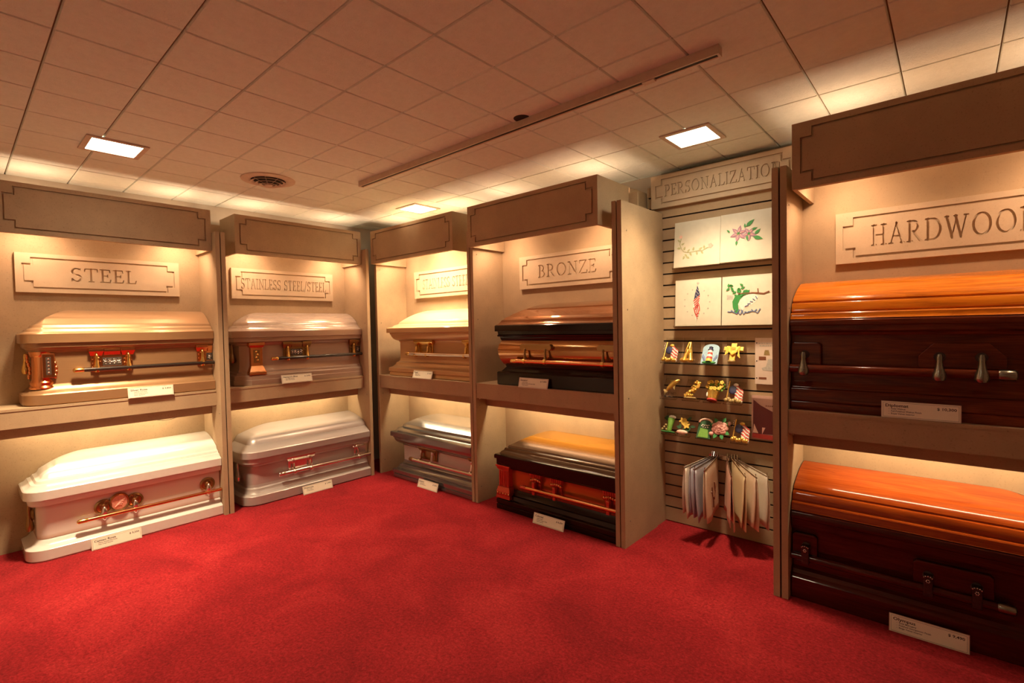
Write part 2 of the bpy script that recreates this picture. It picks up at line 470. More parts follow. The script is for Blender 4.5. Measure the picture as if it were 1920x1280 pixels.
def plaque(side, s0, z0, text, wfrac, hletter, label, yfront=None, w=2.93, h=0.83, shift=0.0):
    D = DL if side == 'L' else DR
    loc, rz = frame(side, s0, z0)
    t = thing('sign_plaque', label, 'sign', loc, rz, 'engraved section signs')
    yf = (D-0.085) if yfront is None else yfront
    MB().box(0, w, yf+0.03, yf+0.083, 0, h).build('board', M_PLAQUE, t)
    o = notch(0.10, w-0.10, 0.085, h-0.085, 0.14, 0.13)
    i = notch(0.135, w-0.135, 0.12, h-0.12, 0.14, 0.13)
    MB().plate([[(0, 0), (w, 0), (w, h), (0, h)], o], yf, yf+0.031).build('border', M_PLAQUE, t)
    # lay the letters out, then cut them out of the inner panel
    sp = 0.10
    total = sum(LETTERS[c][0]+sp for c in text)-sp
    sx = w*wfrac/total; x = w/2-w*wfrac/2+shift; zb = h/2-hletter/2
    holes, islands = [], []
    for c in text:
        lw = LETTERS[c][0]
        if c in GLYPH:
            ls = [[(x+p[0]*sx, zb+p[1]*hletter) for p in lp] for lp in GLYPH[c]]
            for q, lp in enumerate(ls):
                if any(k != q and inside(lp[0], ls[k]) for k in range(len(ls))): islands.append(lp)
                else: holes.append(lp)
        x += (lw+sp)*sx
    pn = MB().plate([i]+holes, yf, yf+0.031)
    for lp in islands: pn.plate([lp], yf, yf+0.031)
    pn.build('lettered_panel', M_PLAQUE, t)
    return t
plaque('L', 0.055, 5.42, 'STEEL', 0.405, 0.30, 'beige plaque engraved STEEL on the leftmost bay')
plaque('L', 4.20, 5.41, 'STAINLESS STEEL/STEEL', 0.84, 0.29, 'beige plaque engraved STAINLESS STEEL/STEEL')
plaque('R', -5.28, 5.45, 'STAINLESS STEEL', 0.71, 0.30, 'beige plaque engraved STAINLESS STEEL, partly hidden by the bronze bay')
plaque('R', -0.87, 5.45, 'BRONZE', 0.58, 0.31, 'beige plaque engraved BRONZE')
plaque('R', 6.085, 5.42, 'HARDWOODS', 0.70, 0.33, 'beige plaque engraved HARDWOOD, cut off by the picture edge', shift=0.04)

# ------------------------------------------------------------------ ceiling fixtures
def ceiling_light(x, y, label, k=1.0):
    t = thing('ceiling_light', label, 'ceiling light', (x, y, ZC), 0, 'square recessed ceiling lights')
    a, b_ = 0.45, 0.365
    fr = MB()
    for s in (-1, 1):
        fr.box(-a, a, min(s*a, s*b_), max(s*a, s*b_), -0.03, -0.002)
        fr.box(min(s*a, s*b_), max(s*a, s*b_), -b_, b_, -0.03, -0.002)
    fr.build('frame', M_TRIM, t, bevel=0.008)
    MB().box(-b_+.004, b_-.004, -b_+.004, b_-.004, -0.022, -0.004).build('diffuser', M_DIFF, t)
    lamp('fixture_glow', 'AREA', P_CEIL*k, WARM, t, (0, 0, -0.045), 0.7, 0.7, spread=math.radians(92))
ceiling_light(-3.93, 1.22, 'square lit ceiling light at the left, above the STEEL bay', 0.60)
ceiling_light(-3.85, 8.07, 'square lit ceiling light farthest back, above the room corner', 0.28)
ceiling_light(3.97, 8.27, 'square lit ceiling light at the right, above the personalization wall', 0.23)
ceiling_light(3.97, 1.22, 'added square ceiling light out of view near the camera, above the open carpet', 0.15)  # unseen fixture, added to complete the grid and light the HARDWOOD front

t = thing('ceiling_vent', 'round cream ceiling air vent with concentric louvres', 'vent', (-4.02, 4.0, ZC))
MB().lathe([(0.36, -0.03), (0.46, -0.045), (0.555, -0.022), (0.56, -0.001), (0.36, -0.001)], n=40).build('flange', M_TRIM, t, smooth=40)
MB().lathe([(0.0, -0.002), (0.37, -0.002)], n=32).build('duct', M_DARK, t)
for k, (r, z) in enumerate(((0.30, -0.05), (0.22, -0.085), (0.14, -0.115))):
    MB().lathe([(r, z), (r+0.055, z-0.022), (r+0.06, z-0.016), (r+0.006, z+0.008), (r, z)], n=36).build('louvre', M_TRIM, t, smooth=40)
MB().lathe([(0.0, -0.145), (0.06, -0.142), (0.085, -0.128), (0.085, -0.115), (0, -0.115)], n=24).build('hub', M_TRIM, t, smooth=40)
for k in range(8):
    a = k*PI/4+0.2
    MB().tube([(0.07*math.cos(a), 0.07*math.sin(a), -0.12), (0.35*math.cos(a), 0.35*math.sin(a), -0.03)], 0.007, 5).build('spoke', M_TRIM, t)

t = thing('track_rail', 'long cream lighting track without lamps on the ceiling', 'track rail', (1.3, 5.56, ZC))
xa, xb = -4.03, 4.07
tr = MB().box(xa, xb, -0.06, 0.06, -0.10, -0.001).box(xa, xb, -0.06, -0.03, -0.115, -0.10).box(xa, xb, 0.03, 0.06, -0.115, -0.10)
tr.build('channel', M_TRIM, t, bevel=0.004)
MB().box(xa+.02, xb-.02, -0.03, 0.03, -0.108, -0.1005).build('slot', M_DARK, t)
for x in (xa, xb): MB().box(x-0.015, x+0.015, -0.063, 0.063, -0.118, -0.0015).build('end_cap', M_TRIM, t)
MB().box(3.05, 3.22, -0.045, 0.045, -0.135, -0.109).build('connector', M_TRIM, t)
MB().lathe([(0.0, -0.012), (0.13, -0.01), (0.14, -0.001)], (0.93, -0.08, 0), 20).build('wire_hole', M_DARK, t)
# ------------------------------------------------------------------ casket materials
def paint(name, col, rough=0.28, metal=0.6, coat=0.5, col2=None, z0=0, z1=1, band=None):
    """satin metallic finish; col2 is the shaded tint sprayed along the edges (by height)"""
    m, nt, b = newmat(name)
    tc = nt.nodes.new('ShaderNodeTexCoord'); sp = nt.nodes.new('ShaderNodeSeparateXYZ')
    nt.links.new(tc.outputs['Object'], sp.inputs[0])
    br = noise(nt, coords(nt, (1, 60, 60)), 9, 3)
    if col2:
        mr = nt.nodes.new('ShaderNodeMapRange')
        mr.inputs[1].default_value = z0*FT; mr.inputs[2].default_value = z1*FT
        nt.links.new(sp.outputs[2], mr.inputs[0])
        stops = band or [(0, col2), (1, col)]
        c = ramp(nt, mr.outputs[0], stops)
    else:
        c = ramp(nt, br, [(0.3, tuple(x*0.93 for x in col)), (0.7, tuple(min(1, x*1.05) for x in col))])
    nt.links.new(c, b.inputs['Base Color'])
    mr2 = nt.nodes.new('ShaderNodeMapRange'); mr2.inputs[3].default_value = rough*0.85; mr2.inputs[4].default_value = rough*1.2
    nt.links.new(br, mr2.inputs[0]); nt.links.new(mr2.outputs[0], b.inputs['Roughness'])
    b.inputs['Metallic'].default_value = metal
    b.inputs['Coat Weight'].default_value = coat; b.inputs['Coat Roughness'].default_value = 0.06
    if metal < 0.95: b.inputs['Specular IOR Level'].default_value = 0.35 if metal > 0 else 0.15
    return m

def wood(name, c0, c1, c2, rough=0.22):
    m, nt, b = newmat(name)
    v = coords(nt, (0.7, 5, 5))
    n1 = noise(nt, v, 3.5, 6, 0.6, 1.2)
    n2 = noise(nt, coords(nt, (1.5, 40, 40)), 5, 3)
    mm = nt.nodes.new('ShaderNodeMix'); mm.data_type = 'FLOAT'; mm.inputs[0].default_value = 0.35
    nt.links.new(n1, mm.inputs[2]); nt.links.new(n2, mm.inputs[3])
    nt.links.new(ramp(nt, mm.outputs[0], [(0.32, c0), (0.5, c1), (0.68, c2)]), b.inputs['Base Color'])
    b.inputs['Roughness'].default_value = rough
    b.inputs['Coat Weight'].default_value = 0.5; b.inputs['Coat Roughness'].default_value = 0.04
    b.inputs['Specular IOR Level'].default_value = 0.15
    return m

GOLD = paint('polished_gold', (0.80, 0.52, 0.16), 0.2, 1.0, 0.2)
COPPER = paint('polished_copper', (0.72, 0.30, 0.12), 0.2, 1.0, 0.2)
ANTIQUE = paint('antique_bronze', (0.34, 0.20, 0.08), 0.3, 1.0, 0.2)
SILVER = paint('polished_silver', (0.78, 0.72, 0.68), 0.18, 1.0, 0.2)
PEWTER = paint('pewter', (0.30, 0.30, 0.24), 0.28, 1.0, 0.2)
BLACKBAR = paint('black_bar', (0.035, 0.025, 0.02), 0.25, 0.3, 0.6)
REDCOP = paint('red_copper', (0.55, 0.10, 0.055), 0.3, 0.7, 0.3)
CAMEO = simple('cameo_pink', (0.80, 0.36, 0.26), 0.5, scale=90, var=0.15)
PANEL_BLK = simple('relief_ground', (0.05, 0.03, 0.02), 0.6)

# ------------------------------------------------------------------ caskets
def ring(sf, se, z, L, D, r, style):
    rc = max(r-0.8*min(sf, se), 0.0)
    pts = [(L, sf, z)]
    if style == 'square' or r == 0:
        pts.append((se, sf, z))
    elif style == 'chamfer':
        for k in range(2):
            q = k/1.0
            pts.append((se+rc*(1-q), sf+rc*q, z))
    else:
        for k in range(9):
            a = -PI/2 - (PI/2)*k/8
            pts.append((se+rc+rc*math.cos(a), sf+rc+rc*math.sin(a), z))
    pts.append((se, max(D, sf), z))
    return pts

def shell(prof, L, D, r, style, mirror, ke=1.0):
    mb = MB(mirror)
    rows = []
    for p in prof:
        sf, z = p[0], p[1]
        se = p[2] if len(p) > 2 else sf*ke
        rows.append(ring(min(sf, D-0.001), se, z, L, D, r, style))
    mb.grid(rows)
    # close the cut end against the partition and the long back against the wall panel
    n = len(mb.v)
    mb.v += [(L, D, prof[0][1]), (L, D, prof[-1][1])]
    m = len(rows[0])
    mb.f.append(tuple([i*m for i in range(len(rows))] + [n+1, n]))
    mb.f.append(tuple([i*m+m-1 for i in range(len(rows))] + [n+1, n]))
    return mb

def dome(x0, z0, x1, z1, n=10, p=1.9):
    out = []
    for k in range(1, n+1):
        t = k/n
        out.append((x0+(x1-x0)*t, z0+(z1-z0)*(1-(1-t)**p)))
    return out

def lug(mb, x, y, zt, zb, r=0.055):
    h = zt-zb
    mb.lathe([(0.004, 0), (r*.75, h*.04), (r, h*.16), (r*.93, h*.28), (r*.6, h*.5), (r*.42, h*.72), (r*.45, h*.9), (r*.3, h), (0.003, h*1.02)], (x, y, zb), 12)
    return mb

def bar(t, x0, x1, y, z, r, mat, tipmat, mir):
    o = MB(mir).tube([(x0+0.12, y, z), (x1, y, z)], r, 12).build('handle_bar', mat, t, smooth=40)
    MB(mir).tube([(x0, y, z), (x0+0.015, y, z), (x0+0.03, y, z), (x0+0.16, y, z), (x0+0.18, y, z)], [r*.5, r*.95, r*1.12, r*1.15, r*1.02], 12).build('bar_tip', tipmat, o, smooth=40)
    return o

def esc_ornate(t, x, y, mat, mir, w=0.81, cut=None):
    """two capped stiles, a relief panel between them, two swing lugs"""
    xe = x+w if cut is None else min(x+w, cut)
    p = MB(mir).box(x+0.04, xe-0.04 if cut is None else xe, y-0.02, y+0.02, 0.62, 1.02)
    p.build('escutcheon', mat, t, bevel=0.01)
    c = MB(mir)
    stiles = [x] if cut is not None else [x, x+w-0.26]
    for sx in stiles:
        c.frustum((sx+0.03, sx+0.23, y-0.05, y+0.02, 0.96), (sx, sx+0.26, y-0.10, y+0.02, 1.06)).box(sx, sx+0.26, y-0.10, y+0.02, 1.06, 1.12)
    c.frustum((x+0.26, xe-0.26 if cut is None else xe, y-0.04, y+0.02, 0.97), (x+0.26, xe-0.26 if cut is None else xe, y-0.075, y+0.02, 1.05))
    c.box(x+0.26, xe-0.26 if cut is None else xe, y-0.075, y+0.02, 1.05, 1.10)
    c.build('cornice', mat, t, bevel=0.008)
    x0, x1 = x+0.24, (xe-0.24 if cut is None else xe)
    g = MB(mir).box(x0, x1, y-0.03, y-0.015, 0.74, 0.92).build('relief_panel', PANEL_BLK, t)
    fl = MB(mir)
    n = max(1, int((x1-x0)/0.075))
    for k in range(n):
        cx = x0+(k+0.5)*(x1-x0)/n
        fl.ball((cx, y-0.033, 0.83), (0.022, 0.012, 0.022), 8, 4)
        for q in range(5):
            a = q*2*PI/5+k
            fl.ball((cx+0.028*math.cos(a), y-0.032, 0.83+0.05*math.sin(a)), (0.012, 0.008, 0.016), 6, 4)
    fl.build('floret_relief', SILVER, g, smooth=60)
    for sx in stiles:
        l = lug(MB(mir), sx+0.13, y-0.10, 1.0, 0.60, 0.062)
        l.build('swing_lug', GOLD, t, smooth=50)
        kn = MB(mir)
        for q in range(7):
            a = q*0.9
            kn.ball((sx+0.13+0.065*math.cos(a), y-0.03, 0.84+0.10*math.sin(a)), 0.018, 6, 4)
        kn.build('leaf_scroll', mat, t, smooth=60)

def esc_plain(t, x, y, mat, lmat, mir, w=0.8, cut=None, z=0.0):
    xe = x+w if cut is None else min(x+w, cut)
    MB(mir).box(x+0.06, xe-0.06 if cut is None else xe, y-0.025, y+0.02, 0.70+z, 1.0+z).build('escutcheon', mat, t, bevel=0.012)
    MB(mir).frustum((x+0.03, xe-0.03 if cut is None else xe, y-0.05, y+0.02, 0.95+z), (x, xe, y-0.10, y+0.02, 1.03+z)).box(x, xe, y-0.10, y+0.02, 1.03+z, 1.08+z).build('cornice', mat, t, bevel=0.008)
    for k in range(2):
        lx = x+0.17+k*(w-0.34)
        if cut is not None and lx > cut-0.05: continue
        a = MB(mir).box(lx-0.036, lx+0.036, y-0.115, y-0.03, 0.88+z, 0.98+z)
        a.frustum((lx-0.03, lx+0.03, y-0.165, y-0.10, 0.64+z), (lx-0.02, lx+0.02, y-0.12, y-0.06, 0.90+z))
        a.tube([(lx-0.034, y-0.14, 0.67+z), (lx+0.034, y-0.14, 0.67+z)], 0.072, 12)
        a.build('swing_lug', lmat, t, smooth=40, bevel=0.006)

def esc_cameo(t, x, y, mir, cut=None):
    bosses = [x+0.16] if cut is not None else [x+0.16, x+0.70]
    for bx in bosses:
        MB(mir).lathe([(0.16, 0.02), (0.165, -0.01), (0.13, -0.035), (0.12, -0.02), (0.07, -0.03), (0.05, -0.06), (0.0, -0.065)], (bx, y, 0.80), 20, 'y').build('boss', ANTIQUE, t, smooth=40)
        l = MB(mir).ball((bx, y-0.09, 0.68), (0.055, 0.05, 0.15), 12, 8).build('swing_lug', SILVER, t, smooth=60)
    if cut is None or x+0.6 < cut or True:
        cx = x+0.43
        if cut is not None and cx+0.17 > cut:
            return
        rows = []
        for r, h in ((0.98, 0.02), (1.0, -0.02), (0.88, -0.045), (0.76, -0.03)):
            rows.append([(cx+0.19*r*math.cos(2*PI*k/24), y+h, 0.83+0.21*r*math.sin(2*PI*k/24)) for k in range(24)])
        o = MB(mir).grid(rows, True).build('medallion_frame', ANTIQUE, t, smooth=40)
        rows = [[(cx+0.147*r*math.cos(2*PI*k/24), y+h, 0.83+0.162*r*math.sin(2*PI*k/24)) for k in range(24)] for r, h in ((1.0, -0.025), (0.8, -0.036), (0.02, -0.038))]
        cm = MB(mir).grid(rows, True)
        for k in range(5):
            cm.tube([(cx-0.08+0.02*k, y-0.04, 0.75+0.03*k), (cx-0.02+0.02*k, y-0.046, 0.80+0.02*k), (cx+0.04+0.015*k, y-0.04, 0.78+0.03*k)], 0.012, 5)
        cm.build('cameo', CAMEO, o, smooth=60)
    sc = MB(mir)
    for s in (-1, 1):
        for k in range(7):
            a = k*0.55
            sc.ball((cx+s*(0.20+0.035*k*0.55), y-0.02, 0.92-0.012*k+0.03*math.sin(a*2)), (0.032, 0.025, 0.028), 8, 5)
    sc.build('scroll', ANTIQUE, t, smooth=60)

def esc_capital(t, x, y, mir):
    c = MB(mir)
    c.frustum((x+0.04, x+0.32, y-0.06, y+0.02, 0.92), (x, x+0.36, y-0.10, y+0.02, 1.06)).box(x-0.01, x+0.37, y-0.105, y+0.02, 1.06, 1.10)
    for k in range(6):
        fx = x+0.04+k*0.056
        c.box(fx, fx+0.018, y-0.098, y-0.05, 0.95, 1.05)
    c.box(x+0.05, x+0.31, y-0.05, y+0.02, 0.68, 0.92)
    c.build('capital', REDCOP, t, bevel=0.006)
    s = MB(mir)
    for k in range(6):
        s.ball((x+0.05+k*0.053, y-0.075, 0.90-0.03*abs(k-2.5)/2.5), (0.034, 0.03, 0.045), 8, 5)
    s.build('acanthus', COPPER, t, smooth=60)
    l = MB(mir).box(x+0.14, x+0.22, y-0.17, y-0.07, 0.56, 0.86)
    l.build('swing_lug', REDCOP, t, bevel=0.02)

def esc_wood(t, x0, x1, y, mat, mir, clip, lugs, lugmat, deco=False):
    z0, z1 = 0.72, 1.07
    if clip:
        lp = [(x0, z0), (x1, z0), (x1, z0+0.17), (x1-0.16, z1), (x0+0.16, z1), (x0, z0+0.17)]
    else:
        lp = [(x0, z0), (x1, z0), (x1, z1-0.04), (x1-0.04, z1), (x0+0.04, z1), (x0, z1-0.04)]
    MB(mir).solid(lp, y-0.085, y+0.02).build('handle_plate', mat, t, bevel=0.016)
    for lx in lugs:
        MB(mir).lathe([(0.065, 0.0), (0.06, -0.015), (0.0, -0.018)], (lx, y-0.085, 0.88), 14, 'y').build('lug_seat', PANEL_BLK, t, smooth=40)
        if deco:
            o = MB(mir).box(lx-0.055, lx+0.055, y-0.20, y-0.08, 0.62, 0.92).build('swing_lug', BLACKBAR, t, bevel=0.02)
            d = MB(mir)
            for k in range(5):
                a = PI*(0.15+0.175*k)
                d.ball((lx+0.05*math.cos(a), y-0.205, 0.88+0.035*math.sin(a)), 0.011, 6, 4)
            for k in range(6):
                a = k*PI/3
                d.ball((lx+0.018*math.cos(a), y-0.205, 0.845+0.02*math.sin(a)), 0.010, 6, 4)
            d.build('flower_emblem', SILVER, o, smooth=60)
        else:
            lug(MB(mir), lx, y-0.19, 0.92, 0.55, 0.078).build('swing_lug', lugmat, t, smooth=50)

def casket(label, side, s_end, s_cut, vf, z, spec, mirror=False):
    """s_end: finished end along the wall, s_cut: cut end; vf: front of the rim (local depth)"""
    D = (DL if side == 'L' else DR)-vf-0.006
    L = abs(s_cut-s_end)
    s0 = min(s_end, s_cut)
    loc, rz = frame(side, s0, z)
    if side == 'L': loc = (LX-vf, s0, z)
    else: loc = (s0, RY+vf, z)
    mir = L if mirror else None
    t = thing('casket', label, 'casket', loc, rz, 'cutaway display caskets')
    r, st = spec['r'], spec['style']
    lidp = spec['lid']; x, zz = lidp[-1]
    lidp = lidp + dome(x, zz, D-0.002, spec['top'], 12, spec.get('p', 1.9))
    lid = shell(lidp, L, D, r, st, mir, spec.get('ke', 0.95)).build('lid', spec['m_lid'], t, smooth=spec.get('sm', 32))
    rim = shell(spec['rim'], L, D, r, st, mir).build('rim', spec['m_rim'], t, smooth=32)
    md = shell(spec['mold'], L, D, r, st, mir).build('molding', spec['m_mold'], t, smooth=32)
    bd = shell(spec['body'], L, D, r, st, mir).build('body', spec['m_body'], t, smooth=32)
    bs = shell(spec['base'], L, D, r, st, mir).build('base', spec['m_base'], t, smooth=32)
    return t, L, D, mir

# shared profile pieces: (inset from the rim front, height)
LID_OGEE = [(0.02, 1.47), (0.06, 1.475), (0.10, 1.50), (0.12, 1.55), (0.17, 1.565), (0.20, 1.585), (0.22, 1.635), (0.27, 1.65), (0.30, 1.67)]
LID_STEP = [(0.02, 1.45), (0.09, 1.47), (0.15, 1.51), (0.18, 1.56), (0.22, 1.575), (0.25, 1.585), (0.27, 1.65), (0.30, 1.68)]
BASE_STD = [(0.03, 0.0), (0.0, 0.03), (0.0, 0.22), (0.02, 0.245), (0.07, 0.26), (0.12, 0.31), (0.16, 0.37), (0.18, 0.42)]
BASE_COVE = [(0.07, 0.0), (0.05, 0.02), (0.05, 0.10), (0.07, 0.115), (0.05, 0.13), (0.03, 0.15), (0.03, 0.24), (0.06, 0.26), (0.12, 0.28), (0.18, 0.34), (0.20, 0.40), (0.25, 0.42), (0.28, 0.46), (0.29, 0.52)]

# 1 upper STEEL: champagne bronze, rounded corner
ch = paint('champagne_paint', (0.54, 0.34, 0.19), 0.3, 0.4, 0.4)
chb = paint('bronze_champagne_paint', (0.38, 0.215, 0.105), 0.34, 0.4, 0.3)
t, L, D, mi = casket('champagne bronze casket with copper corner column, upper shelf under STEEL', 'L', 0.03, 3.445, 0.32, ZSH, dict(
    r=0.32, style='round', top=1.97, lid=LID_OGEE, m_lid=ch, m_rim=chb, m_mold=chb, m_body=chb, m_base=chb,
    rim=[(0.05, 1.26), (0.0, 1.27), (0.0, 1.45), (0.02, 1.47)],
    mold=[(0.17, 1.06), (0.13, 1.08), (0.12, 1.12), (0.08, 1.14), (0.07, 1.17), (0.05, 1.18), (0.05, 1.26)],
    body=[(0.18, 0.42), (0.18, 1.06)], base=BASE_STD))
bar(t, 0.76, L, 0.03, 0.68, 0.045, BLACKBAR, GOLD, mi)
esc_ornate(t, 1.03, 0.15, COPPER, mi)
esc_ornate(t, 3.04, 0.15, COPPER, mi, cut=L-0.005)
# corner column on the rounded end
MB().lathe([(0.22, 0.33), (0.23, 0.36), (0.20, 0.40), (0.215, 0.46), (0.19, 0.50), (0.17, 0.54), (0.165, 0.98), (0.19, 1.0), (0.20, 1.05), (0.21, 1.09)], (0.33, 0.33, 0), 20).build('corner_column', COPPER, t, smooth=40)
pp = MB().box(0.30, 0.50, 0.10, 0.18, 0.55, 1.05).build('column_panel', COPPER, t, bevel=0.012)
MB().box(0.36, 0.44, 0.092, 0.101, 0.62, 0.98).build('relief_panel', PANEL_BLK, pp)
fl = MB()
for k in range(5): fl.ball((0.40, 0.09, 0.66+0.07*k), (0.02, 0.01, 0.022), 8, 4)
fl.build('floret_relief', SILVER, pp, smooth=60)
for sx_, sy_ in ((0.50, 0.13), (0.13, 0.46)):
    sc = MB()
    for k in range(6): sc.ball((sx_+0.02*math.sin(k), sy_, 0.58+0.085*k), (0.03, 0.03, 0.055), 8, 5)
    sc.build('leaf_scroll', COPPER, t, smooth=60)
lug(MB(), 0.10, 0.62, 1.05, 0.62, 0.07).build('end_handle', GOLD, t, smooth=50)

# 2 lower STEEL: white with cameo hardware
wh = simple('white_gloss', (0.70, 0.67, 0.62), 0.22, 0.0, 0.7, var=0.02)
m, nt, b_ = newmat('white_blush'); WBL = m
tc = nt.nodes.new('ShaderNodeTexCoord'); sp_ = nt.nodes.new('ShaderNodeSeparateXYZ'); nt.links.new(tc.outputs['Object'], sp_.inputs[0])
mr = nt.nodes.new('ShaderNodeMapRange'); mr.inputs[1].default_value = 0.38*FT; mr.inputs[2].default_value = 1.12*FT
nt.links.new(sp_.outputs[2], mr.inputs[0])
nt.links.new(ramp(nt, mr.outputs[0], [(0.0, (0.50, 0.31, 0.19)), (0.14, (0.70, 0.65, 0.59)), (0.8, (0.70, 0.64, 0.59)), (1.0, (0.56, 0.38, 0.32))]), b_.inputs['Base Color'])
b_.inputs['Roughness'].default_value = 0.22; b_.inputs['Coat Weight'].default_value = 0.7
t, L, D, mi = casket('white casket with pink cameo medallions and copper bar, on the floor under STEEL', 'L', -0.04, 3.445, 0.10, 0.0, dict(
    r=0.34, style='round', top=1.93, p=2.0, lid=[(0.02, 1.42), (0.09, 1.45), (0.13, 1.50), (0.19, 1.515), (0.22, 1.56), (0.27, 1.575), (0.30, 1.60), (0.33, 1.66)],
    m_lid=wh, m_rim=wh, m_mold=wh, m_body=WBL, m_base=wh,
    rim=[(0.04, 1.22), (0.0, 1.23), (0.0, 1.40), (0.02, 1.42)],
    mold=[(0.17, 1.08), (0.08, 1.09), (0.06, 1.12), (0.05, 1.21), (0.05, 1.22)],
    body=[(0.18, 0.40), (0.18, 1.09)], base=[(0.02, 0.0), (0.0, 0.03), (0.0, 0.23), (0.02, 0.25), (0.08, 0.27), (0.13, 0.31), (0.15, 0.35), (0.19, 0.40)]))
bar(t, 0.76, L, 0.04, 0.63, 0.04, COPPER, GOLD, mi)
esc_cameo(t, 1.06, 0.16, mi)
esc_cameo(t, 3.05, 0.16, mi, cut=L)
e = MB().lathe([(0.12, 0.0), (0.13, -0.02), (0.09, -0.045), (0, -0.05)], (0.165, 0.62, 0.86), 16, 'x').build('end_boss', ANTIQUE, t, smooth=40)
lug(MB(), 0.10, 0.60, 1.05, 0.50, 0.075).build('end_handle', ANTIQUE, t, smooth=50)

# 3 upper STAINLESS/STEEL: mauve silver, chamfered corner
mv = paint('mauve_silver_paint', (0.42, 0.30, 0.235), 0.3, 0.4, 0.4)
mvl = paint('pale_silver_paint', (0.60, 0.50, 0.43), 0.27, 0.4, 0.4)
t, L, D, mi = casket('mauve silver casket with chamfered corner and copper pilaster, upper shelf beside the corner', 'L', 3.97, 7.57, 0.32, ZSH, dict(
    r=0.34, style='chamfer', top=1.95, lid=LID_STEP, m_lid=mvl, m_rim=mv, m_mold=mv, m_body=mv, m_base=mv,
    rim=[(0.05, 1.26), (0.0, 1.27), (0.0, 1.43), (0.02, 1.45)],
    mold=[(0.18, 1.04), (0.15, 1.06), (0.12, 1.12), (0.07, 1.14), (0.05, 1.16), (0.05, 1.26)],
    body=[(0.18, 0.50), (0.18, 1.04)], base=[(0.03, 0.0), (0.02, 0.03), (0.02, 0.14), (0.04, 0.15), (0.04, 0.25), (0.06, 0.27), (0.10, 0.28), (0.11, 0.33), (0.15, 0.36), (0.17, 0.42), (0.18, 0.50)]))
bar(t, 0.86, L, 0.03, 0.68, 0.045, BLACKBAR, GOLD, mi)
esc_ornate(t, 1.20, 0.15, ANTIQUE, mi)
esc_ornate(t, 3.22, 0.15, ANTIQUE, mi, cut=L-0.005)
cp = MB()
cp.box(0.36, 0.66, 0.08, 0.20, 0.50, 1.0)
cp.frustum((0.30, 0.72, 0.03, 0.20, 0.36), (0.36, 0.66, 0.07, 0.20, 0.52)).box(0.29, 0.73, 0.02, 0.20, 0.28, 0.36)
cp.frustum((0.34, 0.68, 0.06, 0.20, 1.0), (0.31, 0.71, 0.04, 0.20, 1.06)).box(0.31, 0.71, 0.04, 0.20, 1.06, 1.13)
cp.build('corner_pilaster', COPPER, t, bevel=0.01)
pp = MB().box(0.43, 0.59, 0.072, 0.081, 0.60, 0.94).build('relief_panel', ANTIQUE, t)
fl = MB()
for k in range(4): fl.ball((0.51+0.02*(-1)**k, 0.072, 0.66+0.075*k), (0.03, 0.012, 0.03), 8, 4)
fl.build('floret_relief', GOLD, pp, smooth=60)
lug(MB(), 0.10, 0.62, 1.08, 0.58, 0.08).build('end_handle', ANTIQUE, t, smooth=50)

# 4 lower STAINLESS/STEEL: plain silver
sv = paint('silver_paint', (0.47, 0.42, 0.395), 0.33, 0.35, 0.3)
t, L, D, mi = casket('plain silver casket with broad rounded corner, on the floor beside the corner', 'L', 3.93, 7.57, 0.02, 0.0, dict(
    r=0.42, style='round', top=1.90, p=1.6, lid=[(0.02, 1.40), (0.10, 1.45), (0.16, 1.50), (0.20, 1.52), (0.23, 1.54), (0.26, 1.62), (0.34, 1.70)],
    m_lid=sv, m_rim=sv, m_mold=sv, m_body=sv, m_base=sv,
    rim=[(0.05, 1.21), (0.0, 1.22), (0.0, 1.38), (0.02, 1.40)],
    mold=[(0.19, 0.98), (0.13, 1.0), (0.10, 1.04), (0.09, 1.07), (0.05, 1.08), (0.05, 1.21)],
    body=[(0.19, 0.50), (0.19, 0.98)], base=[(0.03, 0.0), (0.0, 0.03), (0.0, 0.24), (0.02, 0.26), (0.09, 0.29), (0.13, 0.35), (0.14, 0.40), (0.18, 0.43), (0.19, 0.50)]))
bar(t, 0.86, L, 0.03, 0.68, 0.055, SILVER, SILVER, mi)
esc_plain(t, 1.12, 0.16, SILVER, SILVER, mi)
esc_plain(t, 3.10, 0.16, SILVER, SILVER, mi, cut=L-0.005)
lug(MB(), 0.10, 0.70, 1.05, 0.55, 0.08).build('end_handle', SILVER, t, smooth=50)

# 5 upper STAINLESS: champagne gold with square corner
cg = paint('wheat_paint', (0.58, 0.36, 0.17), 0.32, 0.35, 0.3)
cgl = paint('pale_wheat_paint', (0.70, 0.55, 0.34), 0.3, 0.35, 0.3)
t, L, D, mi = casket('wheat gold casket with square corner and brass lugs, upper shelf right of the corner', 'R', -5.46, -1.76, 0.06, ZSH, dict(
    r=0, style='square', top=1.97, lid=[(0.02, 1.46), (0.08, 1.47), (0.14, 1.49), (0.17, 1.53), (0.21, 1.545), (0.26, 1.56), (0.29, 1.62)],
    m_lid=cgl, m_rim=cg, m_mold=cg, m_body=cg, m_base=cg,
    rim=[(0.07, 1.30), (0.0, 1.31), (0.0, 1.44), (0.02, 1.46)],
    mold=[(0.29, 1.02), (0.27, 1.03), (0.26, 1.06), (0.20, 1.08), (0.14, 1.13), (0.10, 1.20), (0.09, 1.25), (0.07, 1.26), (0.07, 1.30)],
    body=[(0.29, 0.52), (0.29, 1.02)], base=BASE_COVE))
bar(t, 0.84, L, 0.10, 0.68, 0.05, SILVER, GOLD, mi)
esc_plain(t, 1.10, 0.26, GOLD, GOLD, mi, 0.86)
esc_plain(t, 3.20, 0.26, GOLD, GOLD, mi, cut=L-0.005)

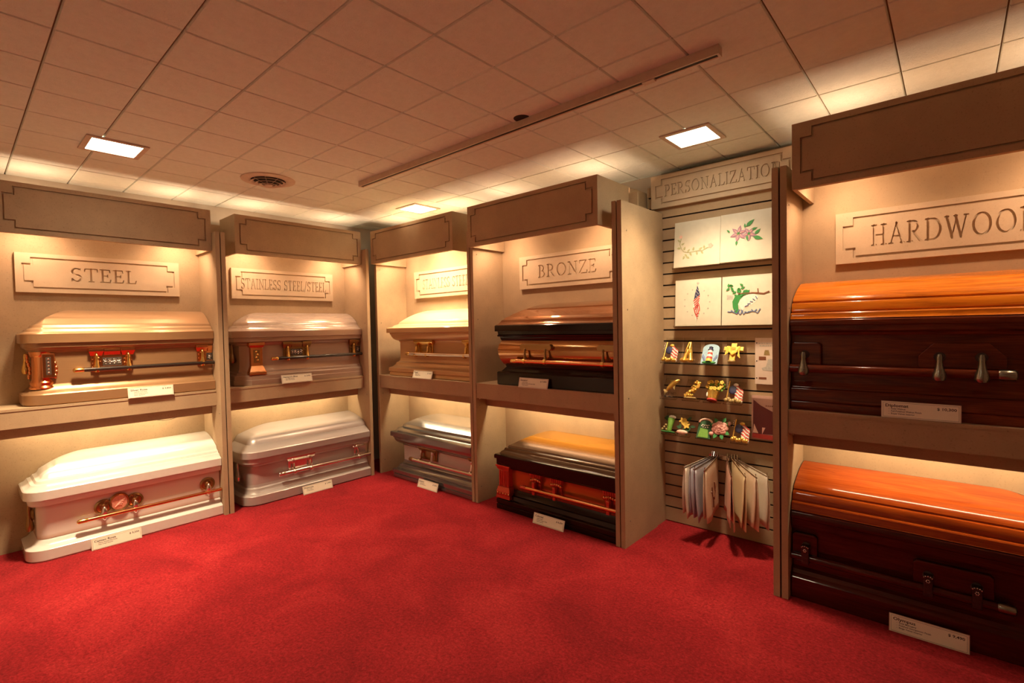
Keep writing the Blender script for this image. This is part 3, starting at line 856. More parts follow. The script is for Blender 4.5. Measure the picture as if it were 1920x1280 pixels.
# 6 lower STAINLESS: blue-grey steel
bg = paint('blue_grey_paint', (0.30, 0.29, 0.285), 0.2, 0.8, 0.4)
bgl = paint('brushed_silver_panel', (0.56, 0.50, 0.46), 0.35, 0.35, 0.3)
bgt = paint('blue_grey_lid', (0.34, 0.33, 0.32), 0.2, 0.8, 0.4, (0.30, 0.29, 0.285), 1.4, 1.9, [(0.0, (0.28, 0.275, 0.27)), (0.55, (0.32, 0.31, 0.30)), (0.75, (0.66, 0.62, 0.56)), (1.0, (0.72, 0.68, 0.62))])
t, L, D, mi = casket('blue-grey steel casket with silver panels, on the floor right of the corner', 'R', -5.28, -1.76, -0.02, 0.0, dict(
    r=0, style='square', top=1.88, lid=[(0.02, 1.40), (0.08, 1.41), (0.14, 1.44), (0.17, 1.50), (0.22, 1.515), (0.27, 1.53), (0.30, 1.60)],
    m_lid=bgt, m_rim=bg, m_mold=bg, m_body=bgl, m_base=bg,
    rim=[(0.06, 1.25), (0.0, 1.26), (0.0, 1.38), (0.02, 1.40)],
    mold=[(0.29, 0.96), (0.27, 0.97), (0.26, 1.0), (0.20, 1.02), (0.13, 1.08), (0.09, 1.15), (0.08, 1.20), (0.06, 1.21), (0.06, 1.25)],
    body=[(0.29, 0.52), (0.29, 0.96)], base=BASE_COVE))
bar(t, 0.80, L, 0.10, 0.66, 0.055, SILVER, ANTIQUE, mi)
esc_plain(t, 1.10, 0.26, ANTIQUE, SILVER, mi, 0.84)
esc_plain(t, 3.22, 0.26, ANTIQUE, SILVER, mi, cut=L-0.005)

# 7 upper BRONZE: dark brown with copper sheen, bulging body
dk = paint('dark_bronze_paint', (0.018, 0.007, 0.004), 0.14, 0.0, 0.2)
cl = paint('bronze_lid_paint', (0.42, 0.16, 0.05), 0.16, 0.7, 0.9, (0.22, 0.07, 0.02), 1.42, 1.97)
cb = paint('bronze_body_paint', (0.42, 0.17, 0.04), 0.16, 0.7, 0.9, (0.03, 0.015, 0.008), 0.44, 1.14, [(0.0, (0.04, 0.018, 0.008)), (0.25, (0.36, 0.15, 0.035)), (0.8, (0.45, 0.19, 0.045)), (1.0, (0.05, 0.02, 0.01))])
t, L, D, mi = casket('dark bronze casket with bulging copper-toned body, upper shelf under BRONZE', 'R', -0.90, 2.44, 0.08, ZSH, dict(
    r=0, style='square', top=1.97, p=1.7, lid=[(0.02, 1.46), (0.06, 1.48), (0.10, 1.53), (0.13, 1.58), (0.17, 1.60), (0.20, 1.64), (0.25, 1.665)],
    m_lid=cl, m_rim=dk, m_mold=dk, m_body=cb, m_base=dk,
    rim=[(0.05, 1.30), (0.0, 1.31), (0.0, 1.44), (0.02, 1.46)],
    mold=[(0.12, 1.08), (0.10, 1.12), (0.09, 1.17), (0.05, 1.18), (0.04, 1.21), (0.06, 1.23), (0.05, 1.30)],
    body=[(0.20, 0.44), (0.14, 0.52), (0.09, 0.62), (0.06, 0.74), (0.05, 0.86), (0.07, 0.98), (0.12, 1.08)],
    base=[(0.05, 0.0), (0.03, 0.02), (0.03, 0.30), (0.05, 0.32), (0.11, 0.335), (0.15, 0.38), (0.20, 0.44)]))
bar(t, 0.55, L, -0.04, 0.60, 0.05, COPPER, GOLD, mi)
def esc_bar(t, x, y, w, mir, cut=None):
    xe = min(x+w, cut) if cut else x+w
    lp = [(x, 0.90), (x+0.05, 0.86), (xe-0.05 if not cut else xe, 0.86), (xe, 0.90), (xe, 0.95), (xe-0.04 if not cut else xe, 1.0), (x+0.04, 1.0), (x, 0.95)]
    MB(mir).solid(lp, y-0.09, y+0.02).build('escutcheon', ANTIQUE, t, bevel=0.012)
    for lx in (x+0.16, x+w-0.16):
        if cut and lx > cut-0.04: continue
        lug(MB(mir), lx, y-0.10, 0.90, 0.53, 0.05).build('swing_lug', ANTIQUE, t, smooth=50)
        MB(mir).tube([(lx-0.03, y-0.11, 0.60), (lx+0.03, y-0.11, 0.60)], 0.066, 12).build('bar_collar', GOLD, t, smooth=40)
esc_bar(t, 0.82, 0.07, 0.92, mi)
esc_bar(t, 2.92, 0.07, 0.92, mi, cut=L-0.005)

# 8 lower BRONZE: copper and dark brown with red columns
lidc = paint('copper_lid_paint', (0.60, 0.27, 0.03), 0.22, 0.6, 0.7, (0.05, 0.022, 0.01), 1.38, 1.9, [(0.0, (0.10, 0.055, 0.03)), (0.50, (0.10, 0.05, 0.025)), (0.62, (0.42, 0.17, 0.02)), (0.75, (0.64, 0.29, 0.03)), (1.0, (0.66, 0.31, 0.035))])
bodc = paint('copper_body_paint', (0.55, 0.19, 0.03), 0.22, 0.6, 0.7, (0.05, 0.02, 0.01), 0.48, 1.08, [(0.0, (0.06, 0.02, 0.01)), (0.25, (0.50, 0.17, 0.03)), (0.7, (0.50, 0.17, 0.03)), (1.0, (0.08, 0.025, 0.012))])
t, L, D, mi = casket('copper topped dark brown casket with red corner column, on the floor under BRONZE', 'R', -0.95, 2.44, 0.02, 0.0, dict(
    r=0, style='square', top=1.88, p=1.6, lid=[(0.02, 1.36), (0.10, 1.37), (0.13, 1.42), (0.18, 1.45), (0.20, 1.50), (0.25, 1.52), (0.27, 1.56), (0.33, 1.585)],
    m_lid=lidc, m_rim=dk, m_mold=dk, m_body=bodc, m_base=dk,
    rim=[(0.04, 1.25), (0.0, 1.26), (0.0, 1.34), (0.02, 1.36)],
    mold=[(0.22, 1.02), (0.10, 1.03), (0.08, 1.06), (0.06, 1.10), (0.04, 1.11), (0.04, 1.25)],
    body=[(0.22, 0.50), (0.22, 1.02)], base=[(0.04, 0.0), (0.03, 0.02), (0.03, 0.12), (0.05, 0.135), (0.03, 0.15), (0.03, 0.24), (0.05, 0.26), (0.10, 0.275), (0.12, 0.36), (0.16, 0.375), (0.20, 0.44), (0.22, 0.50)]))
bar(t, 0.80, L, 0.05, 0.68, 0.048, COPPER, REDCOP, mi)
for x in (1.02, 1.62, 3.0): esc_capital(t, x, 0.20, mi)
cc = MB()
cc.box(0.08, 0.40, 0.08, 0.30, 0.55, 1.0)
for k in range(5): cc.box(0.10+k*0.06, 0.135+k*0.06, 0.065, 0.09, 0.57, 0.96)
for k in range(3): cc.box(0.065, 0.09, 0.11+k*0.06, 0.145+k*0.06, 0.57, 0.96)
cc.frustum((0.06, 0.42, 0.06, 0.32, 0.98), (0.03, 0.46, 0.03, 0.34, 1.06)).box(0.02, 0.47, 0.02, 0.35, 1.06, 1.10)
cc.frustum((0.03, 0.46, 0.03, 0.34, 0.44), (0.06, 0.42, 0.06, 0.32, 0.56)).box(0.02, 0.47, 0.02, 0.35, 0.28, 0.33).box(0.03, 0.46, 0.03, 0.34, 0.33, 0.44)
cc.build('corner_column', REDCOP, t, bevel=0.006)
sc = MB()
for k in range(5): sc.ball((0.07+k*0.09, 0.03, 0.40), (0.035, 0.025, 0.035), 8, 5)
sc.build('leaf_scroll', COPPER, t, smooth=60)

# 9, 10 hardwood
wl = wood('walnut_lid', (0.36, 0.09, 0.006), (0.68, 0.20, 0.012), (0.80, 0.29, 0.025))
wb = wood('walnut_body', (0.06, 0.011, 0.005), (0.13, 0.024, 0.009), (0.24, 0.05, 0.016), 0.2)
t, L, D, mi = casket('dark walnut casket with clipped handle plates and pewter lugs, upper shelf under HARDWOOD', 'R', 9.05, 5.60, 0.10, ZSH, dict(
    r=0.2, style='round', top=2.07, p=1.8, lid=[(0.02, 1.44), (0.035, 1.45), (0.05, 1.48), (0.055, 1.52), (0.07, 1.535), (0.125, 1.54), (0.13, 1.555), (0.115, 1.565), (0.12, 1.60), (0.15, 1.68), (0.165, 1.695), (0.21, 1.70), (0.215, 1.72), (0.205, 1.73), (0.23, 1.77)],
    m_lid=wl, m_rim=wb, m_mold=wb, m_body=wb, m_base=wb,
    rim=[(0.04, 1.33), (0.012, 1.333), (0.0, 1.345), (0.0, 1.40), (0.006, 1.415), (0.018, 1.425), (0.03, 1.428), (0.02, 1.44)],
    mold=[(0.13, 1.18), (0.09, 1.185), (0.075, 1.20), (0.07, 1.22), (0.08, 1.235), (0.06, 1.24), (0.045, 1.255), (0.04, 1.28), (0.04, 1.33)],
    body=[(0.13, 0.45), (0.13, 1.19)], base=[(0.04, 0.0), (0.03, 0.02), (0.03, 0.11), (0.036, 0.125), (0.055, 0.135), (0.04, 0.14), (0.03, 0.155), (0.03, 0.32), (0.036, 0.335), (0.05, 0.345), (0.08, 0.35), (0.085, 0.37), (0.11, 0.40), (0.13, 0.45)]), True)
bar(t, 0.87, L, 0.02, 0.66, 0.065, wb, PEWTER, mi)
esc_wood(t, 9.05-8.08, 9.05-7.19, 0.13, wb, mi, True, (9.05-7.42, 9.05-7.84), PEWTER)
esc_wood(t, 9.05-6.02, L-0.005, 0.13, wb, mi, False, (9.05-5.80,), PEWTER)

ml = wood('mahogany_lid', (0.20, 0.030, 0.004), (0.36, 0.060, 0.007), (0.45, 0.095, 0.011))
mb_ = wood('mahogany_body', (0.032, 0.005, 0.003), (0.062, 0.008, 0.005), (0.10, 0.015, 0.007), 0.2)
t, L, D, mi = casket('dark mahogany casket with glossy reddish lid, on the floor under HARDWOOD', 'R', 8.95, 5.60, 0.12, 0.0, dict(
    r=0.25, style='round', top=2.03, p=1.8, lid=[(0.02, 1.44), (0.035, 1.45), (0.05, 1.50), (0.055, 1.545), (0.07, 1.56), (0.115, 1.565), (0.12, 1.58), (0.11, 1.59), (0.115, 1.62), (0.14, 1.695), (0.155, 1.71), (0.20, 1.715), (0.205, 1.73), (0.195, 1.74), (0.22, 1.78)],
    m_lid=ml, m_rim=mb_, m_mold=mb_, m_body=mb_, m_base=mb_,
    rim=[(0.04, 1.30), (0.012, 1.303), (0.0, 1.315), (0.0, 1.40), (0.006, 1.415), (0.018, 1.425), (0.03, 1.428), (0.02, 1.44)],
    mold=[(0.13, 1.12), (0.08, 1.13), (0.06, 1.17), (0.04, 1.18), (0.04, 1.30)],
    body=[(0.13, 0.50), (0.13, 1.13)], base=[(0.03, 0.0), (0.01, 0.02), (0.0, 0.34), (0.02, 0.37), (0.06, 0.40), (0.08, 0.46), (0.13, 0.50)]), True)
bar(t, 0.76, L, 0.02, 0.70, 0.06, mb_, PEWTER, mi)
esc_wood(t, 8.95-7.98, 8.95-7.14, 0.13, mb_, mi, False, (8.95-7.31, 8.95-7.81), PEWTER, True)
esc_wood(t, 8.95-5.96, L-0.005, 0.13, mb_, mi, False, (8.95-5.81,), PEWTER, True)

# ------------------------------------------------------------------ price cards
def price(side, s, yv, z, lean, title, cost, lines, label, w=0.86, h=0.235):
    if side == 'L': loc, rz = (LX-yv, s, z), ROT_L
    else: loc, rz = (s, RY+yv, z), 0.0
    t = thing('price_card', label, 'price card', loc, rz, 'price cards in front of the caskets')
    hold = bpy.data.objects.new('card_holder', MB().box(0, w, 0, 0.012, 0, h).mesh('card_holder')); hold.data.materials.append(M_CARDRIM)
    link(hold, t); hold.rotation_euler = (-lean, 0, 0)
    MB().box(0.012, w-0.012, -0.006, 0.0, 0.010, h-0.010).build('card', M_CARD, hold)
    k = MB()
    for a, b_, c, d in ((0.022, w-0.022, 0.018, 0.021), (0.022, w-0.022, h-0.021, h-0.018), (0.022, 0.025, 0.018, h-0.018), (w-0.025, w-0.022, 0.018, h-0.018)):
        k.add([(a, -0.0066, c), (b_, -0.0066, c), (b_, -0.0066, d), (a, -0.0066, d)], [(0, 1, 2, 3)])
    text_mesh(k, title, 0.045, h-0.078, 0.058, -0.007, 'LEFT', 0.0011, 1.2)
    text_mesh(k, cost, w-0.045, h-0.085, 0.05, -0.007, 'RIGHT', 0.0009, 1.15)
    for q, ln in enumerate(lines):
        text_mesh(k, '-  '+ln, 0.085, h-0.115-0.034*q, 0.031, -0.007, 'LEFT', 0.0004, 1.0)
    k.build('lettering', M_INK, hold)
    # easel foot behind the leaning card
    MB().box(w*0.3, w*0.7, 0.01, 0.07+math.tan(lean)*0.06, 0.0, 0.008).build('foot', M_CARDRIM, t)
    return t
price('L', 1.68, 0.235, ZSH-0.01, 0.15, 'Silver Rose', '$ 3,850', ['Solid Bronze Finish', 'Rose Velvet Interior', 'Rose Hardware'], 'cream price card in front of the champagne bronze casket')
price('L', 0.92, 0.0, 0.0, 0.2, 'Cameo Rose', '$ 3,350', ['White Shaded Pink Finish', 'Pink Crepe Interior'], 'cream price card on the carpet by the white casket')
price('L', 5.05, 0.235, ZSH-0.01, 0.25, 'Newport Blue', '$ 2,950', ['Silver Mauve Finish', 'Blue Velvet Interior'], 'cream price card in front of the mauve silver casket')
price('L', 5.38, -0.12, 0.0, 0.3, 'Primrose', '$ 1,950', ['Silver Finish', 'Crepe Interior'], 'cream price card on the carpet by the plain silver casket')
price('R', -4.15, 0.0, ZSH-0.01, 0.3, 'Topaz', '$ 4,350', ['Stainless Steel', 'Champagne Velvet'], 'cream price card in front of the wheat gold casket')
price('R', -3.86, -0.14, 0.0, 0.3, 'Senator', '$ 3,650', ['Stainless Steel', 'Blue Velvet Interior'], 'cream price card on the carpet by the blue-grey casket')
price('R', -0.10, 0.0, ZSH-0.01, 0.25, 'Senator', '$ 7,450', ['Solid Bronze', 'Brushed Natural Bronze Finish', 'Velvet Interior'], 'cream price card in front of the dark bronze casket')
price('R', 0.36, -0.12, 0.0, 0.3, 'Colonial', '$ 8,250', ['Solid Copper', 'Brushed Copper Finish', 'Velvet Interior'], 'cream price card on the carpet by the copper topped casket')
price('R', 6.785, 0.04, ZSH+0.005, 0.05, 'Diplomat', '$ 10,300', ['Solid Walnut', 'Full Polished Walnut Finish', 'Royal Velvet Interior'], 'cream price card reading Diplomat by the dark walnut casket')
price('R', 6.88, 0.03, 0.0, 0.1, 'Olympus', '$ 9,490', ['Solid Mahogany', 'Polished Georgetown Finish', 'Beige Velvet Interior'], 'cream price card reading Olympus on the carpet by the mahogany casket', h=0.25)
for (side, s, D_, lbl) in (('L', 2.15, DL, 'thin dark wire sagging under the STEEL shelf'), ('L', 5.55, DL, 'thin dark wire sagging under the STAINLESS STEEL/STEEL shelf')):
    loc, rz = frame(side, s)
    w = MB().tube([(x*0.7/8, YSL+0.44, ZSH-0.58-0.075*math.sin(PI*x/8)) for x in range(9)], 0.006, 5).build('wire', M_DARK)
    w.location = Vector(loc)*FT; w.rotation_euler = (0, 0, rz); tag(w, lbl, 'wire')
# ------------------------------------------------------------------ personalization wall
YS = 9.85                                   # face of the slat wall
sp = thing('side_partition', 'tall beige partition left of the personalization wall, seamed near its back', 'partition', (2.57, RY, 0))
o = MB().box(0, TH, 0, 1.44, 0, ZT).build('front_board', M_PANEL, sp)
for z in (0.5, 3.0, 4.79, 6.37): MB().lathe([(0.0, 0.006), (0.014, 0.006), (0.018, 0)], (TH, 0.21, z), 8, 'x').build('screw', M_SCREW, o)
MB().box(0.012, TH-0.02, 1.45, 1.905, 0, ZT+0.02).build('rear_board', M_PANEL, sp)
sp = thing('side_partition', 'tall beige partition between personalization wall and HARDWOOD bay', 'partition', (5.367, RY, 0))
MB().box(0, TH, 0, 1.90, 0, ZT).build('front_board', M_PANEL, sp)

sw = thing('slat_wall', 'beige slat wall holding keepsakes under the PERSONALIZATION sign', 'slat wall', (2.29, YS, 0))
MB().box(0, 3.07, 0.065, 0.15, 0.02, 7.45).build('backer', M_DARK, sw)
zz = 0.02; k = 0
while zz < 7.40:
    hgt = 0.30 if k == 0 else 0.2185
    # each slat is lipped so a shadow groove opens above it
    MB().box(0, 3.07, 0, 0.03, zz, zz+hgt).box(0, 3.07, 0.03, 0.064, zz+0.02, zz+hgt-0.045).build('slat', M_PANEL, sw)
    zz += hgt+0.0325; k += 1
plaque('R', 2.42, 7.08, 'PERSONALIZATION', 0.80, 0.25, 'beige plaque engraved PERSONALIZATION above the slat wall', yfront=YS-RY-0.09, w=2.93, h=0.72, shift=0.03)

def clear(name):
    m, nt, b = newmat(name)
    b.inputs['Base Color'].default_value = (0.95, 0.93, 0.9, 1); b.inputs['Roughness'].default_value = 0.05
    b.inputs['Transmission Weight'].default_value = 1.0; b.inputs['IOR'].default_value = 1.12
    nn = noise(nt, coords(nt), 20, 2)
    mr = nt.nodes.new('ShaderNodeMapRange'); mr.inputs[3].default_value = 0.03; mr.inputs[4].default_value = 0.08
    nt.links.new(nn, mr.inputs[0]); nt.links.new(mr.outputs[0], b.inputs['Roughness'])
    return m
ACRYL = clear('clear_acrylic')
CLOTH = simple('ivory_satin', (0.66, 0.62, 0.50), 0.6, var=0.03)
def cm(name, c, r=0.55, me=0.0): return simple(name, c, r, me, var=0.12, scale=120)
GREEN, DGREEN, LIME = cm('leaf_green', (0.04, 0.26, 0.06)), cm('dark_green', (0.02, 0.09, 0.03)), cm('lime_green', (0.16, 0.36, 0.05))
LILAC, PINK, BLUSH = cm('lilac', (0.40, 0.22, 0.32)), cm('pink', (0.74, 0.38, 0.33)), cm('blush', (0.85, 0.55, 0.45))
RED, NAVY, WHITE = cm('red_thread', (0.55, 0.06, 0.05)), cm('navy_thread', (0.03, 0.035, 0.10)), cm('white_thread', (0.80, 0.76, 0.68))
GREYT, BLUET, BROWN = cm('grey_thread', (0.45, 0.43, 0.38)), cm('blue_thread', (0.14, 0.2, 0.36)), cm('brown_thread', (0.20, 0.07, 0.03))
SAGE, YELLOW, SKY = cm('sage_thread', (0.42, 0.42, 0.22)), cm('yellow_petal', (0.75, 0.50, 0.08)), cm('sky_blue', (0.28, 0.44, 0.55))
FIGGOLD = simple('figurine_gold', (0.72, 0.46, 0.10), 0.3, 0.75, var=0.2, scale=120)
STONE = simple('figurine_stone', (0.36, 0.26, 0.10), 0.5, 0.3, var=0.3, scale=150)

def leaf(mb, x, z, a, l, w, y, d=0.006):
    ca, sa = math.cos(a), math.sin(a)
    pts = [(0, 0), (0.3*l, 0.5*w), (0.6*l, 0.45*w), (l, 0), (0.6*l, -0.45*w), (0.3*l, -0.5*w)]
    return mb.solid([(x+p*ca-q*sa, z+p*sa+q*ca) for p, q in pts], y-d, y)
def strip(mb, pts, w, y, d=0.006):
    L_, R_ = [], []
    for i, p in enumerate(pts):
        a = pts[max(i-1, 0)]; b = pts[min(i+1, len(pts)-1)]
        dx, dz = b[0]-a[0], b[1]-a[1]; l = math.hypot(dx, dz) or 1
        L_.append((p[0]-dz/l*w/2, p[1]+dx/l*w/2)); R_.append((p[0]+dz/l*w/2, p[1]-dx/l*w/2))
    return mb.solid(L_+R_[::-1], y-d, y)

def panel(x, z, w, h, label, lean, y0):
    t = thing('embroidered_panel', label, 'panel', (x, y0, z), 0, 'embroidered satin panels on the slat wall', rx=-lean)
    # padded square: slightly pillowed face
    rows = []
    n = 8
    for i in range(n+1):
        r = []
        for j in range(n+1):
            u, v_ = i/n, j/n
            e = min(u, 1-u, v_, 1-v_)
            r.append((w*u, -0.075-0.012*min(1, e*8), h*v_))
        rows.append(r)
    cu = MB().grid(rows)
    cu.add([(0, -0.075, 0), (w, -0.075, 0), (w, -0.075, h), (0, -0.075, h), (0, 0, 0), (w, 0, 0), (w, 0, h), (0, 0, h)],
           [(0, 1, 5, 4), (1, 2, 6, 5), (2, 3, 7, 6), (3, 0, 4, 7), (4, 5, 6, 7)])
    cu.build('cushion', CLOTH, t, smooth=40)
    return t
YF = -0.087
lean1 = 0.10
# rose vine
t = panel(2.97, 5.70, 0.98, 0.99, 'ivory satin panel embroidered with a pink rose vine', lean1, 9.75)
s_ = MB(); strip(s_, [(0.16, 0.62), (0.13, 0.5), (0.17, 0.4), (0.22, 0.33), (0.34, 0.30), (0.5, 0.32), (0.62, 0.31), (0.74, 0.37)], 0.012, YF); s_.build('vine', SAGE, t)
l_ = MB()
for x, z, a in ((.14, .55, 2.4), (.16, .48, .5), (.15, .42, 3.2), (.22, .36, 1.2), (.25, .28, -1), (.3, .31, .9), (.36, .30, -1.2), (.42, .33, 1.3), (.5, .31, -1.4), (.55, .33, .7), (.6, .31, -1.1), (.66, .34, 1.6), (.28, .22, -.6), (.24, .24, -2)):
    leaf(l_, x, z, a, 0.085, 0.04, YF)
l_.build('leaves', SAGE, t)
f_ = MB()
for x, z, r in ((.15, .66, .035), (.79, .40, .05)):
    for q in range(5): leaf(f_, x, z, q*1.257, r*1.2, r*1.1, YF-0.002)
f_.build('rosebuds', BLUSH, t)
# lilies
t = panel(3.955, 5.71, 0.98, 0.99, 'ivory satin panel embroidered with lilac lilies and green leaves', lean1, 9.75)
f_ = MB()
for cx, cz, r, n, a0 in ((0.36, 0.56, 0.17, 6, 0.3), (0.56, 0.53, 0.15, 5, 0.9)):
    for q in range(n): leaf(f_, cx, cz, a0+q*2*PI/n, r, 0.072, YF-0.001*q)
f_.build('lily_petals', LILAC, t)
f_ = MB()
for cx, cz, r, n, a0 in ((0.36, 0.56, 0.13, 6, 0.3), (0.56, 0.53, 0.11, 5, 0.9)):
    for q in range(n): leaf(f_, cx, cz, a0+q*2*PI/n, r, 0.02, YF-0.008)
f_.build('petal_veins', PINK, t)
g_ = MB()
for k in range(6):
    leaf(g_, .36, .56, k*1.05, 0.05, 0.014, YF-0.011)
    leaf(g_, .56, .53, k*1.05, 0.04, 0.014, YF-0.011)
for x, z, a, l in ((.50, .68, .7, .20), (.64, .46, -.35, .19), (.66, .50, .75, .15), (.19, .60, 2.3, .09), (.33, .42, -1.7, .10), (.48, .66, 1.6, .09), (.36, .56, .2, .06), (.6, .6, .3, .12), (.52, .5, -1.4, .12)):
    leaf(g_, x, z, a, l, l*0.38, YF-0.004)
g_.build('leaves', GREEN, t)
# folded flag inside a ring of stars
t = panel(2.975, 4.43, 0.98, 1.0, 'ivory satin panel embroidered with a folded flag inside a ring of stars', 0.06, 9.78)
n_ = MB().solid([(0.49, 0.86), (0.545, 0.66), (0.42, 0.56), (0.44, 0.68)], YF-0.006, YF).build('star_field', NAVY, t)
st = MB()
for k in range(10): st.ball((0.475+0.02*(k % 3)-0.01*(k//3)*0.6, YF-0.008, 0.80-0.024*k), (0.008, 0.003, 0.008), 6, 4)
st.build('stars', WHITE, t)
MB().solid([(0.545, 0.66), (0.55, 0.62), (0.52, 0.40), (0.53, 0.25), (0.47, 0.10), (0.45, 0.16), (0.46, 0.3), (0.40, 0.40), (0.42, 0.56)], YF-0.003, YF).build('white_folds', WHITE, t)
r_ = MB()
for k in range(5): strip(r_, [(0.41+0.01*k, 0.53-0.045*k), (0.545-0.008*k, 0.64-0.05*k)], 0.018, YF-0.003)
for k in range(4): strip(r_, [(0.42+0.035*k, 0.39+0.025*k), (0.45+0.03*k, 0.28+0.03*k), (0.485+0.018*k, 0.21+0.035*k)], 0.017, YF-0.003)
for k in range(3): strip(r_, [(0.455+0.02*k, 0.23-0.04*k), (0.53-0.02*k, 0.27-0.05*k)], 0.016, YF-0.003)
r_.build('red_stripes', RED, t)
g_ = MB().ball((0.50, YF, 0.91), (0.028, 0.006, 0.03), 10, 5)
for k in range(13):
    a = k*2*PI/13
    x, z = 0.48+0.27*math.cos(a), 0.50+0.29*math.sin(a)
    g_.solid([(x+(0.020 if q % 2 == 0 else 0.009)*math.sin(q*PI/5), z+(0.020 if q % 2 == 0 else 0.009)*math.cos(q*PI/5)) for q in range(10)], YF-0.004, YF)
g_.build('star_ring', GREYT, t)
# leaping fish
t = panel(3.975, 4.43, 0.98, 1.0, 'ivory satin panel embroidered with a leaping green fish by a branch', 0.06, 9.78)
MB().solid([(0.22, 0.36), (0.21, 0.48), (0.26, 0.58), (0.36, 0.64), (0.50, 0.67), (0.44, 0.60), (0.36, 0.52), (0.32, 0.42), (0.34, 0.26), (0.27, 0.24)], YF-0.006, YF).build('fish', GREEN, t)
MB().solid([(0.32, 0.42), (0.36, 0.52), (0.44, 0.60), (0.62, 0.62), (0.70, 0.56), (0.66, 0.46), (0.54, 0.38), (0.40, 0.30)], YF-0.003, YF).build('white_water', WHITE, t)
w_ = MB()
for k in range(9): strip(w_, [(0.12+0.065*k, 0.28+0.03*math.sin(k*2)), (0.17+0.065*k, 0.24+0.03*math.cos(k)), (0.22+0.065*k, 0.29+0.03*math.sin(k))], 0.018, YF-0.005)
for k in range(5): strip(w_, [(0.45+0.05*k, 0.37+0.05*k), (0.52+0.04*k, 0.40+0.03*k)], 0.015, YF-0.005)
w_.build('waves', BLUET, t)
l_ = MB()
random.seed(3)
for k in range(16): leaf(l_, 0.13+0.4*random.random(), 0.62+0.18*random.random(), random.random()*6.28, 0.085, 0.045, YF-0.003)
for k in range(3): leaf(l_, 0.36+0.05*k, 0.58+0.02*k, 0.8, 0.11, 0.06, YF-0.007)
l_.build('leaves', GREEN, t)
b_ = MB(); strip(b_, [(0.56, 0.64), (0.68, 0.63), (0.80, 0.61), (0.90, 0.65)], 0.028, YF-0.002); strip(b_, [(0.70, 0.63), (0.69, 0.72)], 0.018, YF-0.002); strip(b_, [(0.32, 0.63), (0.56, 0.64)], 0.016, YF-0.008)
b_.build('branch', BROWN, t)
MB().solid([(0.10, 0.52), (0.22, 0.52), (0.22, 0.60), (0.10, 0.62)], YF-0.002, YF).build('far_bank', GREYT, t)
for (x0, x1, z, y, lbl) in ((2.95, 4.95, 5.69, 9.66, 'clear ledge under the upper pair of embroidered panels'), (2.95, 4.96, 4.42, 9.70, 'clear ledge under the lower pair of embroidered panels')):
    t = thing('acrylic_ledge', lbl, 'ledge', (x0, y, z), 0, 'clear ledges on the slat wall')
    MB().box(0, x1-x0, -0.03, YS-y-0.002, -0.012, 0).build('tray', ACRYL, t)
    MB().box(0, x1-x0, -0.03, -0.02, 0, 0.03).build('lip', ACRYL, t)

# ------------------------------------------------------------------ keepsakes on clear brackets
def bracket(x, z, label, w=0.38):
    t = thing('acrylic_bracket', label, 'bracket', (x, YS, z), 0, 'clear keepsake brackets')
    hw = w/2; th = 0.008
    def slab(a, b):
        n = Vector((0, b[1]-a[1], b[2]-a[2])); n = Vector((0, -n.z, n.y)).normalized()*th
        return MB().add([(-hw, a[1], a[2]), (hw, a[1], a[2]), (hw, b[1], b[2]), (-hw, b[1], b[2]),
                         (-hw, a[1]+n.y, a[2]+n.z), (hw, a[1]+n.y, a[2]+n.z), (hw, b[1]+n.y, b[2]+n.z), (-hw, b[1]+n.y, b[2]+n.z)],
                        [(0, 1, 2, 3), (7, 6, 5, 4), (0, 4, 5, 1), (1, 5, 6, 2), (2, 6, 7, 3), (3, 7, 4, 0)])
    slab((0, -0.015, 0.30), (0, -0.015, 0.52)).build('hang_plate', ACRYL, t)
    slab((0, -0.28, 0.0), (0, -0.02, 0.38)).build('rest_plate', ACRYL, t)
    slab((0, -0.36, -0.03), (0, -0.28, -0.005)).build('foot_plate', ACRYL, t)
    MB().box(-hw, hw, -0.372, -0.362, -0.04, 0.03).build('front_lip', ACRYL, t)
    return t
TILT = -0.52
def keep(name, label, cat, x, z):
    """figurine leaning on the sloping plate"""
    return thing(name, label, cat, (x, YS-0.315, z+0.0), 0, 'keepsake figurines on the slat wall', rx=TILT)

def flag_fig(label, x, z, tint):
    t = keep('flag_figurine', label, 'figurine', x, z)
    MB().tube([(-0.13, -0.03, 0.0), (-0.115, -0.03, 0.46)], 0.012, 8).build('pole', FIGGOLD, t, smooth=40)
    MB().ball((-0.02, -0.03, 0.27), (0.10, 0.03, 0.10), 12, 7).build('star_field', NAVY, t, smooth=60)
    s = MB()
    for k in range(4): s.ball((-0.16+0.01*(k % 2), -0.035, 0.30+0.04*k), 0.010, 6, 4)
    s.build('stars', WHITE, t)
    for nm, mat, off in (('red_stripes', RED, 0), ('white_stripes', WHITE, 0.028)):
        m_ = MB()
        for k in range(4):
            zz_ = 0.36-0.07*k-off
            m_.tube([(0.0+0.01*k, -0.03, zz_), (0.06, -0.045, zz_-0.02), (0.11, -0.03, zz_-0.07), (0.16+0.008*k, -0.045, zz_-0.10), (0.175, -0.035, zz_-0.13)], [0.012, 0.017, 0.017, 0.015, 0.008], 7)
        m_.build(nm, mat, t, smooth=50)
    b_ = MB()
    for k in range(7): b_.ball((-0.13+0.045*k, -0.03, 0.04+0.02*math.sin(k*2)), (0.05, 0.04, 0.045), 8, 5)
    b_.build('rocky_base', tint, t, smooth=60)
    MB().ball((0.02, -0.05, 0.37), (0.05, 0.03, 0.035), 10, 6).build('eagle_head', WHITE if tint is STONE else YELLOW, t, smooth=60)

def arch(w, h, n=10):
    pts = [(-w, 0), (w, 0), (w, h-w*0.6)]
    pts += [(w*math.cos(PI*k/n), h-w*0.6+w*0.6*math.sin(PI*k/n)) for k in range(1, n)]
    return pts + [(-w, h-w*0.6)]

